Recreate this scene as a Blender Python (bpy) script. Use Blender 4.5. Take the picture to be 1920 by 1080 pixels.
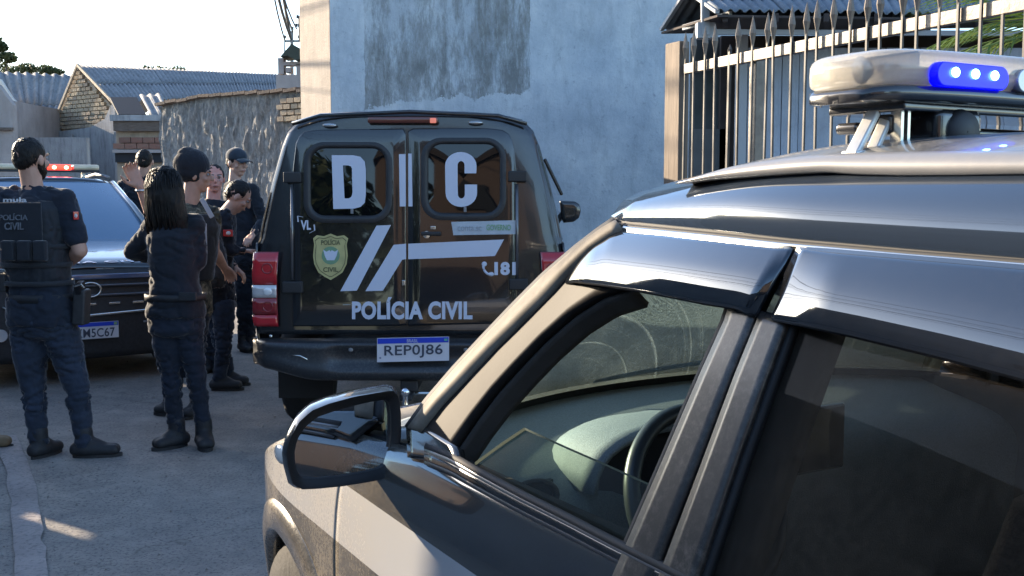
import bpy, bmesh, math, random
from math import sin, cos, tan, radians as R, pi, sqrt, atan2
from mathutils import Vector as V, Matrix, noise as mnoise
random.seed(7)
scene = bpy.context.scene
for o in list(bpy.data.objects): bpy.data.objects.remove(o, do_unlink=True)
COL = scene.collection

# ---------------- camera, sky, sun, exposure ----------------
FPX = 2000.0; CAMH = 1.5; PITCH = math.atan(179/2000.0)
cam_data = bpy.data.cameras.new('camera'); cam = bpy.data.objects.new('camera', cam_data); COL.objects.link(cam)
cam_data.sensor_width = 36.0; cam_data.lens = 36.0*FPX/1920.0
cam_data.clip_start = 0.05; cam_data.clip_end = 2000
cam.location = (0, 0, CAMH); cam.rotation_euler = (R(90)-PITCH, 0, 0)
cam_data.dof.use_dof = False
scene.camera = cam
scene.render.resolution_x = 1920; scene.render.resolution_y = 1080

SUN_AZ = R(56)      # degrees left of straight ahead
SUN_EL = R(17)
world = bpy.data.worlds.new('World'); scene.world = world; world.use_nodes = True
wn = world.node_tree.nodes; wl = world.node_tree.links; wn.clear()
sky = wn.new('ShaderNodeTexSky'); sky.sky_type = 'NISHITA'; sky.sun_disc = False
sky.sun_elevation = SUN_EL; sky.sun_rotation = -SUN_AZ
sky.air_density = 1.0; sky.dust_density = 1.2; sky.ozone_density = 2.6; sky.altitude = 300
bg = wn.new('ShaderNodeBackground'); bg.inputs['Strength'].default_value = 0.15
wo = wn.new('ShaderNodeOutputWorld')
wl.new(sky.outputs[0], bg.inputs[0]); wl.new(bg.outputs[0], wo.inputs[0])
sd = bpy.data.lights.new('sun', 'SUN'); sd.energy = 4.8; sd.angle = R(0.55); sd.color = (1.0, 0.82, 0.6)
sun = bpy.data.objects.new('sun', sd); COL.objects.link(sun)
sdir = V((-sin(SUN_AZ)*cos(SUN_EL), cos(SUN_AZ)*cos(SUN_EL), sin(SUN_EL)))
sun.rotation_euler = (-sdir).to_track_quat('-Z', 'Y').to_euler()
scene.view_settings.view_transform = 'Standard'; scene.view_settings.look = 'None'
scene.view_settings.exposure = 1.68; scene.view_settings.gamma = 1.0
scene.view_settings.use_curve_mapping = False
scene.render.engine = 'CYCLES'
try:
    scene.cycles.max_bounces = 8; scene.cycles.transparent_max_bounces = 16
    scene.cycles.sample_clamp_indirect = 6
except Exception: pass

# ---------------- pixel (1920x1080) to place ----------------
CP, SP = cos(PITCH), sin(PITCH)
def ray(u, v):
    x = (u-960)/FPX; y = (540-v)/FPX
    return V((x, CP + y*SP, -SP + y*CP))
def PX(u, v, Y):
    d = ray(u, v); s = Y/d.y
    return V((d.x*s, Y, CAMH + d.z*s))
def GR(u, v, z=0.0):
    d = ray(u, v); s = (z-CAMH)/d.z
    return V((d.x*s, d.y*s, z))

# ---------------- objects ----------------
def tag(o, label=None, cat=None, group=None, kind=None):
    if label: o['label'] = label
    if cat: o['category'] = cat
    if group: o['group'] = group
    if kind: o['kind'] = kind
    return o
def thing(name, label, cat, loc=(0,0,0), rz=0.0, group=None):
    o = bpy.data.objects.new(name, None); COL.objects.link(o)
    o.empty_display_size = 0.1
    o.location = loc; o.rotation_euler = (0, 0, rz)
    return tag(o, label, cat, group)
def copy_tree(o, parent=None):
    c = o.copy(); COL.objects.link(c); c.parent = parent
    for ch in list(o.children): copy_tree(ch, c)
    return c

class MB:
    def __init__(s): s.v = []; s.f = []
    def quadgrid(s, rows, close_u=False, close_v=False):
        n = len(rows); m = len(rows[0]); b = len(s.v)
        for r in rows: s.v += [tuple(p) for p in r]
        for i in range(n if close_u else n-1):
            for j in range(m if close_v else m-1):
                i2 = (i+1) % n; j2 = (j+1) % m
                s.f.append((b+i*m+j, b+i2*m+j, b+i2*m+j2, b+i*m+j2))
        return s
    def poly(s, pts):
        b = len(s.v); s.v += [tuple(p) for p in pts]; s.f.append(tuple(range(b, b+len(pts)))); return s
    def box(s, c, d, rot=None, taper=1.0):
        hx, hy, hz = d[0]/2, d[1]/2, d[2]/2; b = len(s.v); c = V(c)
        for sz in (-1, 1):
            k = taper if sz > 0 else 1.0
            for sx, sy in ((-1,-1),(1,-1),(1,1),(-1,1)):
                p = V((sx*hx*k, sy*hy*k, sz*hz))
                if rot is not None: p = rot @ p
                s.v.append(tuple(c+p))
        for f in ((0,3,2,1),(4,5,6,7),(0,1,5,4),(1,2,6,5),(2,3,7,6),(3,0,4,7)): s.f.append(tuple(b+i for i in f))
        return s
    def bar(s, a, b_, w, h=None):
        a = V(a); b_ = V(b_); d = b_-a; L = d.length
        if L < 1e-6: return s
        q = d.to_track_quat('Y', 'Z').to_matrix()
        return s.box((a+b_)/2, (w, L, h or w), q)
    def tube(s, pts, rad, seg=8, cap=True):
        pts = [V(p) for p in pts]; n = len(pts); rows = []
        for i, p in enumerate(pts):
            t = (pts[min(i+1, n-1)]-pts[max(i-1, 0)]).normalized()
            up = V((0,0,1)) if abs(t.z) < 0.95 else V((0,1,0))
            a = t.cross(up).normalized(); b2 = a.cross(t).normalized()
            r = rad[i] if isinstance(rad, (list, tuple)) else rad
            rows.append([p + a*(r*cos(2*pi*k/seg)) + b2*(r*sin(2*pi*k/seg)) for k in range(seg)])
        b = len(s.v); s.quadgrid(rows, close_v=True)
        if cap:
            s.f.append(tuple(b+k for k in range(seg))[::-1]); s.f.append(tuple(b+(n-1)*seg+k for k in range(seg)))
        return s
    def ring(s, c, r1, r2, axis='y', seg=32, rs=8, m=None):   # torus
        rows = []
        for i in range(seg):
            a = 2*pi*i/seg; row = []
            for j in range(rs):
                b = 2*pi*j/rs; rr = r1 + r2*cos(b); h = r2*sin(b)
                p = V((rr*cos(a), h, rr*sin(a))) if axis == 'y' else (V((h, rr*cos(a), rr*sin(a))) if axis == 'x' else V((rr*cos(a), rr*sin(a), h)))
                if m is not None: p = m @ p
                row.append(V(c)+p)
            rows.append(row)
        return s.quadgrid(rows, True, True)
    def lathe(s, prof, c=(0,0,0), axis='z', seg=16, m=None):   # prof: (radius, height)
        rows = []
        for r, h in prof:
            row = []
            for k in range(seg):
                a = 2*pi*k/seg
                p = {'z': V((r*cos(a), r*sin(a), h)), 'x': V((h, r*cos(a), r*sin(a))), 'y': V((r*sin(a), h, r*cos(a)))}[axis]
                if m is not None: p = m @ p
                row.append(V(c)+p)
            rows.append(row)
        return s.quadgrid(rows, close_v=True)
    def prism(s, pts, a, b_, f):   # 2D polygon pts -> f(x, z, depth)
        n = len(pts); b = len(s.v)
        s.v += [tuple(f(p[0], p[1], a)) for p in pts] + [tuple(f(p[0], p[1], b_)) for p in pts]
        s.f.append(tuple(range(b, b+n))); s.f.append(tuple(range(b+2*n-1, b+n-1, -1)))
        for i in range(n):
            j = (i+1) % n; s.f.append((b+i, b+n+i, b+n+j, b+j))
        return s
    def ball(s, c, r, seg=12, rings=8, m=None):
        rx, ry, rz = r if isinstance(r, (tuple, list)) else (r, r, r)
        rows = []
        for i in range(rings+1):
            th = pi*(i/rings); th = min(max(th, 0.02), pi-0.02)
            row = []
            for k in range(seg):
                a = 2*pi*k/seg; p = V((rx*sin(th)*cos(a), ry*sin(th)*sin(a), rz*cos(th)))
                if m is not None: p = m @ p
                row.append(V(c)+p)
            rows.append(row)
        b = len(s.v); s.quadgrid(rows, close_v=True)
        s.f.append(tuple(b+k for k in range(seg))); s.f.append(tuple(b+rings*seg+k for k in range(seg))[::-1])
        return s
    def mesh(s, name='mesh', smooth=False, fix=True, weld=False):
        me = bpy.data.meshes.new(name); me.from_pydata(s.v, [], s.f); me.validate()
        if fix:
            bm = bmesh.new(); bm.from_mesh(me)
            if weld: bmesh.ops.remove_doubles(bm, verts=bm.verts, dist=1e-5)
            bmesh.ops.recalc_face_normals(bm, faces=bm.faces); bm.to_mesh(me); bm.free()
        if smooth:
            me.polygons.foreach_set('use_smooth', [True]*len(me.polygons)); me.update()
        return me
    def build(s, name, mat, parent=None, smooth=False, bevel=0, solid=0, subsurf=0, angle=None, label=None, fix=True, weld=False):
        o = bpy.data.objects.new(name, s.mesh(name, smooth, fix, weld)); COL.objects.link(o)
        if mat: o.data.materials.append(mat)
        o.parent = parent
        if solid:
            m = o.modifiers.new('thickness', 'SOLIDIFY'); m.thickness = solid; m.offset = 0
        if bevel:
            m = o.modifiers.new('bevel', 'BEVEL'); m.width = bevel; m.segments = 2; m.limit_method = 'ANGLE'; m.angle_limit = R(35)
            o.data.polygons.foreach_set('use_smooth', [True]*len(o.data.polygons))
            m2 = o.modifiers.new('wn', 'WEIGHTED_NORMAL'); m2.keep_sharp = True
        if subsurf:
            m = o.modifiers.new('sub', 'SUBSURF'); m.levels = subsurf; m.render_levels = subsurf
            o.data.polygons.foreach_set('use_smooth', [True]*len(o.data.polygons))
        if label: o['label'] = label
        return o
def link(name, mesh, mat, parent=None):
    o = bpy.data.objects.new(name, mesh); COL.objects.link(o); o.parent = parent
    if mat and not mesh.materials: mesh.materials.append(mat)
    return o
def evalmesh(o):
    dg = bpy.context.evaluated_depsgraph_get(); dg.update()
    return bpy.data.meshes.new_from_object(o.evaluated_get(dg))
def textmesh(txt, w, h, ext=0.002, bold=0.0, f=None, spacing=1.0):
    """lettering fitted to w x h, lower left at origin; f maps (x,z,depth) to a point"""
    c = bpy.data.curves.new('lettering', 'FONT'); c.body = txt; c.offset = bold; c.extrude = 0.5; c.resolution_u = 4
    c.space_character = spacing
    o = bpy.data.objects.new('lettering', c); COL.objects.link(o)
    me = evalmesh(o); bpy.data.objects.remove(o)
    xs = [v.co.x for v in me.vertices]; ys = [v.co.y for v in me.vertices]
    x0, x1, y0, y1 = min(xs), max(xs), min(ys), max(ys)
    for v in me.vertices:
        x = (v.co.x-x0)/(x1-x0)*w; z = (v.co.y-y0)/(y1-y0)*h; d = v.co.z*2*ext
        v.co = f(x, z, d) if f else V((x, d, z))
    return me

# ---------------- materials ----------------
class NT:
    def __init__(s, name):
        s.m = bpy.data.materials.new(name); s.m.use_nodes = True; s.t = s.m.node_tree; s.n = s.t.nodes; s.n.clear()
        s.out = s.n.new('ShaderNodeOutputMaterial')
    def N(s, typ, **kw):
        n = s.n.new(typ)
        for k, v in kw.items():
            if k.startswith('i_'):
                key = k[2:].replace('_', ' ')
                n.inputs[key].default_value = v
            else: setattr(n, k, v)
        return n
    def L(s, a, b): s.t.links.new(a, b)
    def coord(s, kind='Object', scale=(1,1,1)):
        tc = s.N('ShaderNodeTexCoord'); mp = s.N('ShaderNodeMapping'); mp.inputs['Scale'].default_value = scale
        s.L(tc.outputs[kind], mp.inputs['Vector']); return mp.outputs[0]
    def noise(s, vec, scale, detail=4, rough=0.55):
        n = s.N('ShaderNodeTexNoise'); n.inputs['Scale'].default_value = scale; n.inputs['Detail'].default_value = detail
        n.inputs['Roughness'].default_value = rough; s.L(vec, n.inputs['Vector']); return n.outputs['Fac']
    def ramp(s, fac, stops):
        r = s.N('ShaderNodeValToRGB'); e = r.color_ramp.elements
        while len(e) < len(stops): e.new(0.5)
        for i, (p, c) in enumerate(stops):
            e[i].position = p; e[i].color = (c if len(c) == 4 else (*c, 1)) if isinstance(c, tuple) else (c, c, c, 1)
        s.L(fac, r.inputs[0]); return r.outputs[0]
    def mix(s, fac, a, b, mode='MIX'):
        m = s.N('ShaderNodeMix', data_type='RGBA', blend_type=mode)
        for sock, val in ((m.inputs[0], fac), (m.inputs[6], a), (m.inputs[7], b)):
            if hasattr(val, 'is_output'): s.L(val, sock)
            elif isinstance(val, tuple): sock.default_value = (*val, 1) if len(val) == 3 else val
            else: sock.default_value = val if sock == m.inputs[0] else (val, val, val, 1)
        return m.outputs[2]
    def math(s, op, a, b=0.0):
        m = s.N('ShaderNodeMath', operation=op)
        for i, val in enumerate((a, b)):
            if hasattr(val, 'is_output'): s.L(val, m.inputs[i])
            else: m.inputs[i].default_value = val
        return m.outputs[0]
    def bump(s, h, strength=0.3, dist=0.01):
        b = s.N('ShaderNodeBump'); b.inputs['Strength'].default_value = strength; b.inputs['Distance'].default_value = dist
        s.L(h, b.inputs['Height']); return b.outputs[0]
    def bsdf(s, col, rough=0.5, metal=0.0, coat=0.0, normal=None, spec=0.5, emit=None, es=0, coat_rough=0.03, sheen=0):
        p = s.N('ShaderNodeBsdfPrincipled')
        def put(k, v):
            if hasattr(v, 'is_output'): s.L(v, p.inputs[k])
            elif isinstance(v, tuple): p.inputs[k].default_value = (*v, 1) if len(v) == 3 else v
            else: p.inputs[k].default_value = v
        put('Base Color', col if not isinstance(col, float) else (col, col, col)); put('Roughness', rough); put('Metallic', metal)
        put('Coat Weight', coat); put('Coat Roughness', coat_rough); put('Specular IOR Level', spec)
        if sheen: put('Sheen Weight', sheen); put('Sheen Roughness', 0.35)
        if emit: put('Emission Color', emit); put('Emission Strength', es)
        if normal is not None: s.L(normal, p.inputs['Normal'])
        s.L(p.outputs[0], s.out.inputs[0]); return p
def simple(name, col, rough=0.5, metal=0.0, coat=0.0, nscale=0, namp=0.15, bump=0, bscale=40, spec=0.5, sheen=0, stretch=(1,1,1)):
    t = NT(name); vec = t.coord('Object', stretch); c = col; nm = None
    if nscale:
        f = t.noise(vec, nscale, 5, 0.6)
        lo = tuple(x*(1-namp) for x in col); hi = tuple(min(1, x*(1+namp)) for x in col)
        c = t.ramp(f, [(0.3, lo), (0.7, hi)])
    if bump: nm = t.bump(t.noise(vec, bscale, 4), bump, 0.01)
    t.bsdf(c, rough, metal, coat, nm, spec, sheen=sheen); return t.m
def emissive(name, col, strength, base=(0.1,0.1,0.1)):
    t = NT(name); t.bsdf(base, 0.3, emit=col, es=strength); return t.m
def glass(name, tint, rough=0.0, fres=1.5, dirt=0.0, dirtcol=(0.5,0.48,0.42), dscale=6, arcs=None, gain=1.0, flat=False):
    t = NT(name); tr = t.N('ShaderNodeBsdfTransparent'); tr.inputs[0].default_value = (*tint, 1)
    gl = t.N('ShaderNodeBsdfGlossy'); gl.inputs['Roughness'].default_value = rough
    fr = t.N('ShaderNodeFresnel'); fr.inputs[0].default_value = fres
    mx = t.N('ShaderNodeMixShader'); fac = fr.outputs[0]
    if gain != 1: fac = t.math('MULTIPLY', fac, gain)
    t.L(fac, mx.inputs[0]); t.L(tr.outputs[0], mx.inputs[1]); t.L(gl.outputs[0], mx.inputs[2])
    res = mx.outputs[0]
    if dirt:
        vec = t.coord('Object'); f = t.noise(vec, dscale, 6, 0.65)
        fine = t.noise(vec, 90, 3, 0.6)
        f2 = t.ramp(f, [(0.35, 0.88 if flat else 0.25), (0.7, 1.0)]); f3 = t.ramp(fine, [(0.35, 0.9 if flat else 0.5), (0.75, 1.0)])
        k = t.math('MULTIPLY', t.math('MULTIPLY', f2, f3), dirt)
        if arcs: k = t.math('MAXIMUM', k, arcs(t, vec))
        df = t.N('ShaderNodeBsdfDiffuse'); df.inputs[0].default_value = (*dirtcol, 1)
        tl = t.N('ShaderNodeBsdfTranslucent'); tl.inputs[0].default_value = (*dirtcol, 1)
        m1 = t.N('ShaderNodeMixShader'); m1.inputs[0].default_value = 0.5; t.L(df.outputs[0], m1.inputs[1]); t.L(tl.outputs[0], m1.inputs[2])
        m2 = t.N('ShaderNodeMixShader'); t.L(k, m2.inputs[0]); t.L(res, m2.inputs[1]); t.L(m1.outputs[0], m2.inputs[2]); res = m2.outputs[0]
    t.L(res, t.out.inputs[0]); return t.m
def lerp(a, b, t): return a + (b-a)*t
def sstep(a, b, x):
    t = min(max((x-a)/(b-a), 0), 1); return t*t*(3-2*t)
def interp(knots, x):
    if x <= knots[0][0]: return knots[0][1]
    for (a, fa), (b, fb) in zip(knots, knots[1:]):
        if x <= b:
            t = (x-a)/(b-a); return fa + (fb-fa)*t
    return knots[-1][1]
def smoothk(knots, x, h=0.03):
    return (interp(knots, x-h)+2*interp(knots, x)+interp(knots, x+h))/4
def resample(poly, n):
    pts = [V((p[0], p[1], p[2] if len(p) > 2 else 0)) for p in poly]
    L = [0]
    for a, b in zip(pts, pts[1:]): L.append(L[-1]+(b-a).length)
    out = []; k = 0
    for i in range(n):
        d = L[-1]*i/(n-1)
        while k < len(pts)-2 and L[k+1] < d: k += 1
        seg = L[k+1]-L[k]; t = (d-L[k])/seg if seg else 0
        out.append(pts[k].lerp(pts[k+1], min(max(t, 0), 1)))
    return out

# ================= SETTING =================
def m_ground():
    t = NT('road_surface'); vec = t.coord('Object')
    big = t.noise(vec, 0.7, 6, 0.6); mid = t.noise(vec, 7, 6, 0.7); fine = t.noise(vec, 60, 3, 0.7); grit = t.noise(vec, 190, 2, 0.6)
    c = t.ramp(big, [(0.3, (0.19,0.175,0.16)), (0.5, (0.265,0.243,0.218)), (0.7, (0.34,0.305,0.262))])
    c = t.mix(t.ramp(mid, [(0.35, 0.0), (0.7, 0.6)]), c, (0.12,0.115,0.112))
    c = t.mix(t.ramp(fine, [(0.52, 0.0), (0.64, 0.8)]), c, (0.07,0.07,0.072))
    c = t.mix(t.ramp(t.noise(vec, 2.2, 8, 0.75), [(0.5, 0.0), (0.66, 0.5)]), c, (0.33,0.3,0.26))
    vo = t.N('ShaderNodeTexVoronoi', feature='DISTANCE_TO_EDGE'); vo.inputs['Scale'].default_value = .55
    dn_ = t.N('ShaderNodeVectorMath', operation='ADD'); nz_ = t.N('ShaderNodeTexNoise'); nz_.inputs['Scale'].default_value = 2.5; nz_.inputs['Detail'].default_value = 6; t.L(vec, nz_.inputs['Vector']); t.L(vec, dn_.inputs[0]); t.L(nz_.outputs['Color'], dn_.inputs[1]); t.L(dn_.outputs[0], vo.inputs['Vector'])
    c = t.mix(t.ramp(vo.outputs['Distance'], [(0.0, .45), (0.009, 0.0)]), c, (0.07,0.065,0.06))
    c = t.mix(t.ramp(grit, [(0.62, 0.0), (0.75, 0.6)]), c, (0.3,0.28,0.25))
    h = t.math('ADD', t.math('MULTIPLY', fine, 0.6), t.math('ADD', mid, t.math('MULTIPLY', grit, 0.3)))
    t.bsdf(c, 0.88, normal=t.bump(h, 0.6, 0.018)); return t.m
def m_strip():
    t = NT('worn_edge_strip'); vec = t.coord('Object')
    big = t.noise(vec, 3, 5, 0.6); fine = t.noise(vec, 45, 4, 0.7)
    c = t.ramp(big, [(0.3, (0.23,0.21,0.2)), (0.7, (0.36,0.315,0.295))])
    c = t.mix(t.ramp(fine, [(0.5, 0.0), (0.72, 0.8)]), c, (0.1,0.095,0.095))
    t.bsdf(c, 0.9, normal=t.bump(fine, 0.6, 0.015)); return t.m
# undulating ground sheet, finer near the camera
mb = MB(); xs = [-400,-150,-60,-30,-18]+[-12+0.5*i for i in range(49)]+[18,30,60,150,400]
ys = [-300,-100,-30,-12]+[-6+0.5*i for i in range(60)]+[26,30,36,45,60,100,200,500]
mb.quadgrid([[V((x, y, 0.012*mnoise.noise(V((x*0.6, y*0.6, 0))) if abs(x) < 15 and -8 < y < 25 else 0)) for x in xs] for y in ys])
tag(mb.build('ground', m_ground(), smooth=True), kind='structure')
# worn edge strip at lower left
mb = MB(); A = resample([(-30,820),(8,870),(18,935),(30,1080),(34,1200)], 24); B = resample([(30,820),(54,870),(72,935),(90,1080),(96,1200)], 24)
rows = []
for i, (a, b) in enumerate(zip(A, B)):
    pa = GR(a.x, a.y); pb = GR(b.x, b.y); j = 0.012*mnoise.noise(V((i*0.7, 0, 3))); k = 0.014*mnoise.noise(V((i*0.8, 5, 3)))
    rows.append([pa+V((j*2,0,0.012)), pa.lerp(pb, .1)+V((0,0,0.016)), pa.lerp(pb, .9)+V((0,0,0.016)), pb+V((k*2,0,0.012))])
tag(mb.quadgrid(rows).build('road_edge', m_strip(), smooth=True), kind='structure')

def m_render(name, base, stain, amount=0.5, streak=1.0, rough=0.9, sc=1.0):
    t = NT(name); vec = t.coord('Object'); v2 = t.coord('Object', (4*streak, 4*streak, 0.7))
    a = t.noise(vec, 1.2*sc, 7, 0.65); b = t.noise(v2, 1.6*sc, 6, 0.7); f = t.noise(vec, 25*sc, 5, 0.7)
    c = t.ramp(a, [(0.32, tuple(x*0.78 for x in base)), (0.65, tuple(min(1, x*1.15) for x in base))])
    c = t.mix(t.ramp(b, [(0.48, 0.0), (0.68, amount)]), c, stain)
    c = t.mix(t.ramp(f, [(0.55, 0.0), (0.75, 0.35)]), c, tuple(x*0.55 for x in base))
    t.bsdf(c, rough, normal=t.bump(t.math('ADD', f, b), 0.5, 0.02)); return t.m
# ---- large plastered building ----
BG = R(23); bdir = V((cos(BG), sin(BG), 0)); bside = V((-sin(BG), cos(BG), 0))
C0 = PX(621, 200, 13.0); C0.z = 0
def m_bigwall():
    t = NT('weathered_plaster'); vec = t.coord('Object'); vs = t.coord('Object', (3.0, 3.0, 0.8)); geo = vec
    a = t.noise(vec, 0.9, 8, 0.68); b = t.noise(vs, 1.3, 8, 0.75); f = t.noise(vec, 14, 6, 0.75); g = t.noise(vec, 4.5, 8, 0.7)
    c = t.ramp(a, [(0.34, (0.33,0.37,0.42)), (0.5, (0.45,0.49,0.53)), (0.62, (0.56,0.59,0.61))])
    c = t.mix(t.ramp(b, [(0.5, 0.0), (0.68, 0.5)]), c, (0.27,0.3,0.33))
    # bare, darker panel with a straight right edge (local x 0.5..2.3, z above ~2.8)
    sx = t.N('ShaderNodeSeparateXYZ'); t.L(vec, sx.inputs[0])
    X = sx.outputs[0]; Z = sx.outputs[2]
    zz = t.math('ADD', Z, t.math('MULTIPLY', t.math('SUBTRACT', g, 0.5), 0.5))
    xx = t.math('ADD', X, t.math('MULTIPLY', t.math('SUBTRACT', g, 0.5), 0.08))
    inx = t.math('MULTIPLY', t.math('GREATER_THAN', xx, 0.42), t.math('LESS_THAN', xx, 2.62))
    lim = t.math('ADD', 2.55, t.math('MULTIPLY', t.math('SUBTRACT', X, 0.4), 0.12))
    inz = t.math('GREATER_THAN', zz, lim)
    fl = t.math('MULTIPLY', inx, inz)
    holes = t.ramp(t.noise(vs, 0.9, 9, 0.78), [(0.44, 1.0), (0.52, 0.6), (0.58, 0.1)])
    c = t.mix(t.math('MULTIPLY', fl, holes), c, t.ramp(g, [(0.3, (0.155,0.162,0.16)), (0.7, (0.25,0.255,0.25))]))
    c = t.mix(t.ramp(f, [(0.6, 0.0), (0.78, 0.5)]), c, (0.6,0.64,0.66))
    c = t.mix(t.ramp(t.noise(vec, 9, 7, 0.8), [(0.56, 0.0), (0.66, 0.6)]), c, (0.2,0.23,0.28))
    c = t.mix(t.ramp(t.noise(vs, 3.5, 9, 0.8), [(0.56, 0.0), (0.66, 0.4)]), c, (0.6,0.63,0.66))
    t.bsdf(c, 0.9, normal=t.bump(t.math('ADD', f, g), 0.7, 0.02)); return t.m
big = thing('plastered_building', 'tall windowless plastered building with peeling blue-grey paint behind the black pickup', 'building', C0, BG)
W, D, H = 9.0, 1.55, 6.5
mb = MB(); n = 30
rows = [[V((W*i/40, -0.01*mnoise.noise(V((i*0.5, j*0.5, 1))), H*j/n)) for i in range(41)] for j in range(n+1)]
mb.quadgrid(rows); mb.build('wall', m_bigwall(), big, smooth=True)
mside = m_render('stained_beige_plaster', (0.19,0.168,0.15), (0.13,0.115,0.105), 0.5, 1.0, sc=1.5)  # even beige plaster with darker stains
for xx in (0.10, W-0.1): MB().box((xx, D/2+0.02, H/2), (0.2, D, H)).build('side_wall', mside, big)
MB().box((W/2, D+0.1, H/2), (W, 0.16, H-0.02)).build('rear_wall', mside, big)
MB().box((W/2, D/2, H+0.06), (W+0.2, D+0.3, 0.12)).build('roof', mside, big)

# ---- corrugated sheet material and maker ----
mroof = m_render('fibre_cement_sheet', (0.24,0.245,0.25), (0.09,0.09,0.09), 0.6, 1.0, 0.8, 1.6)
mroofb = m_render('blue_grey_roof_sheet', (0.17,0.2,0.235), (0.07,0.08,0.09), 0.5, 1.0, 0.6, 1.6)
def sheets(parent, A, B, D_, C_, nsh, mat, rows=2, pitch=0.13, amp=0.02, sag=0.0, name='roof_sheet'):
    """A-B is the ridge, D_-C_ the eave; nsh sheets across, rows down, each its own object"""
    A, B, C_, D_ = V(A), V(B), V(C_), V(D_); nrm = (B-A).cross(D_-A).normalized()
    if nrm.z < 0: nrm = -nrm
    L = (B-A).length
    for r in range(rows):
        for k in range(nsh):
            m = MB(); g = []
            s0, s1 = k/nsh, (k+1)/nsh+0.004; t0, t1 = r/rows, min((r+1)/rows+0.03, 1.02)
            nseg = max(6, int(L/nsh/pitch*6)); nseg = min(nseg, 60)
            for j in range(5):
                t = lerp(t0, t1, j/4); row = []
                for i in range(nseg+1):
                    s = lerp(s0, s1, i/nseg); top = A.lerp(B, s); bot = D_.lerp(C_, s); p = top.lerp(bot, t)
                    p = p + nrm*(amp*sin(2*pi*s*L/pitch) + 0.018*(rows-r) + (0.006 if k % 2 else 0)) - V((0,0,sag*sin(pi*t)))
                    row.append(p)
                g.append(row)
            m.quadgrid(g).build(name, mat, parent, smooth=True, solid=0.008)

def bricks(parent, O, ux, nrm, polyfn, x0, x1, z0, z1, mat, bl=0.2, bh=0.1, gap=0.014, depth=0.09, limit=300, name='brick'):
    """running bond on a wall plane; polyfn(x,z) says whether a brick centre lies inside"""
    me = MB().box((0,0,0), (bl-gap, depth, bh-gap)).mesh('brick'); me.materials.append(mat); n = 0
    nz = int((z1-z0)/bh); nx = int((x1-x0)/bl)+1
    ang = atan2(ux.y, ux.x)
    for j in range(nz):
        for i in range(nx+1):
            x = x0 + (i + (0.5 if j % 2 else 0))*bl; z = z0+(j+0.5)*bh
            if not polyfn(x, z) or n >= limit: continue
            o = bpy.data.objects.new(name, me); COL.objects.link(o); o.parent = parent
            p = V(O)+ux*x+V((0,0,z))+nrm*(0.03+random.uniform(-0.008, 0.012))
            o.location = p; o.rotation_euler = (random.uniform(-.02,.02), random.uniform(-.03,.03), ang+random.uniform(-.02,.02)); n += 1
def m_brick(name, a, b, c_):
    t = NT(name); oi = t.N('ShaderNodeObjectInfo'); vec = t.coord('Object')
    col = t.ramp(oi.outputs['Random'], [(0.0, a), (0.5, b), (1.0, c_)]); f = t.noise(vec, 18, 5, 0.7)
    col = t.mix(t.ramp(f, [(0.4, 0.0), (0.7, 0.5)]), col, (0.2,0.17,0.14))
    t.bsdf(col, 0.9, normal=t.bump(f, 0.6, 0.02)); return t.m
mbrick_y = m_brick('tan_brick', (0.33,0.25,0.175), (0.42,0.33,0.22), (0.27,0.215,0.165))
mbrick_r = m_brick('red_brick', (0.24,0.11,0.08), (0.29,0.145,0.1), (0.19,0.095,0.07))
mmortar = m_render('mortar', (0.4,0.33,0.25), (0.2,0.17,0.13), 0.4, sc=3)
mgrey = m_render('grey_render', (0.36,0.365,0.37), (0.15,0.155,0.16), 0.8, 1.3, sc=1.4)
mbeige = m_render('beige_render', (0.36,0.32,0.3), (0.2,0.18,0.17), 0.3)
mdark = simple('recess_shade_dark', (0.02,0.022,0.026), 0.8)  # near-black fill painting the shade in openings and recesses
mwood = simple('weathered_timber', (0.13,0.1,0.08), 0.8, nscale=8, namp=0.4, bump=0.3, stretch=(1,1,6))

# ---- gabled shed with long roof (left background) ----
YS = 27.0
def P3(u, v, Y=YS): return PX(u, v, Y)
shed = thing('gabled_shed', 'gabled brick shed with a long corrugated roof beyond the people', 'shed', (P3(160,361).x, YS, 0), 0)
so = V(shed.location)
def LS(p): return V(p)-so
# gable front wall (bricks above a rendered wall)
gl = LS(PX(98,240,YS+1.9)); gr = LS(P3(222,225)); ap = LS(PX(150,130,YS+1.0))
gu = V((gr.x-gl.x, gr.y-gl.y, 0)); gL = gu.length; gu = gu/gL; gnn = V((gu.y,-gu.x,0)); go = V((gl.x,gl.y,0))
GP = lambda x,z,d: go+gu*(x-gl.x)*gL/(gr.x-gl.x)-gnn*d+V((0,0,z))
MB().prism([(gl.x,0),(gr.x,0),(gr.x,gr.z+.15),(ap.x,ap.z-.03),(gl.x,gl.z+.03)], 0.0, 0.22, GP).build('gable_wall', mmortar, shed)
zbase = LS(P3(100,238)).z
def ingable(x, z):
    if z < zbase-0.02+ (x-gl.x)*0.16*0 : return False
    zl = lerp(gl.z, ap.z, (x-gl.x)/(ap.x-gl.x)) if x < ap.x else lerp(ap.z, gr.z+.15, (x-ap.x)/(gr.x-ap.x))
    return z < zl-0.08 and gl.x+.08 < x < gr.x-.1
kx = gL/(gr.x-gl.x)
bricks(shed, go, gu, gnn, lambda x,z: ingable(gl.x+x/kx, z), .1, gL, zbase-.4, ap.z, mbrick_y, 0.21, 0.105, 0.022, 0.07)
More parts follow.
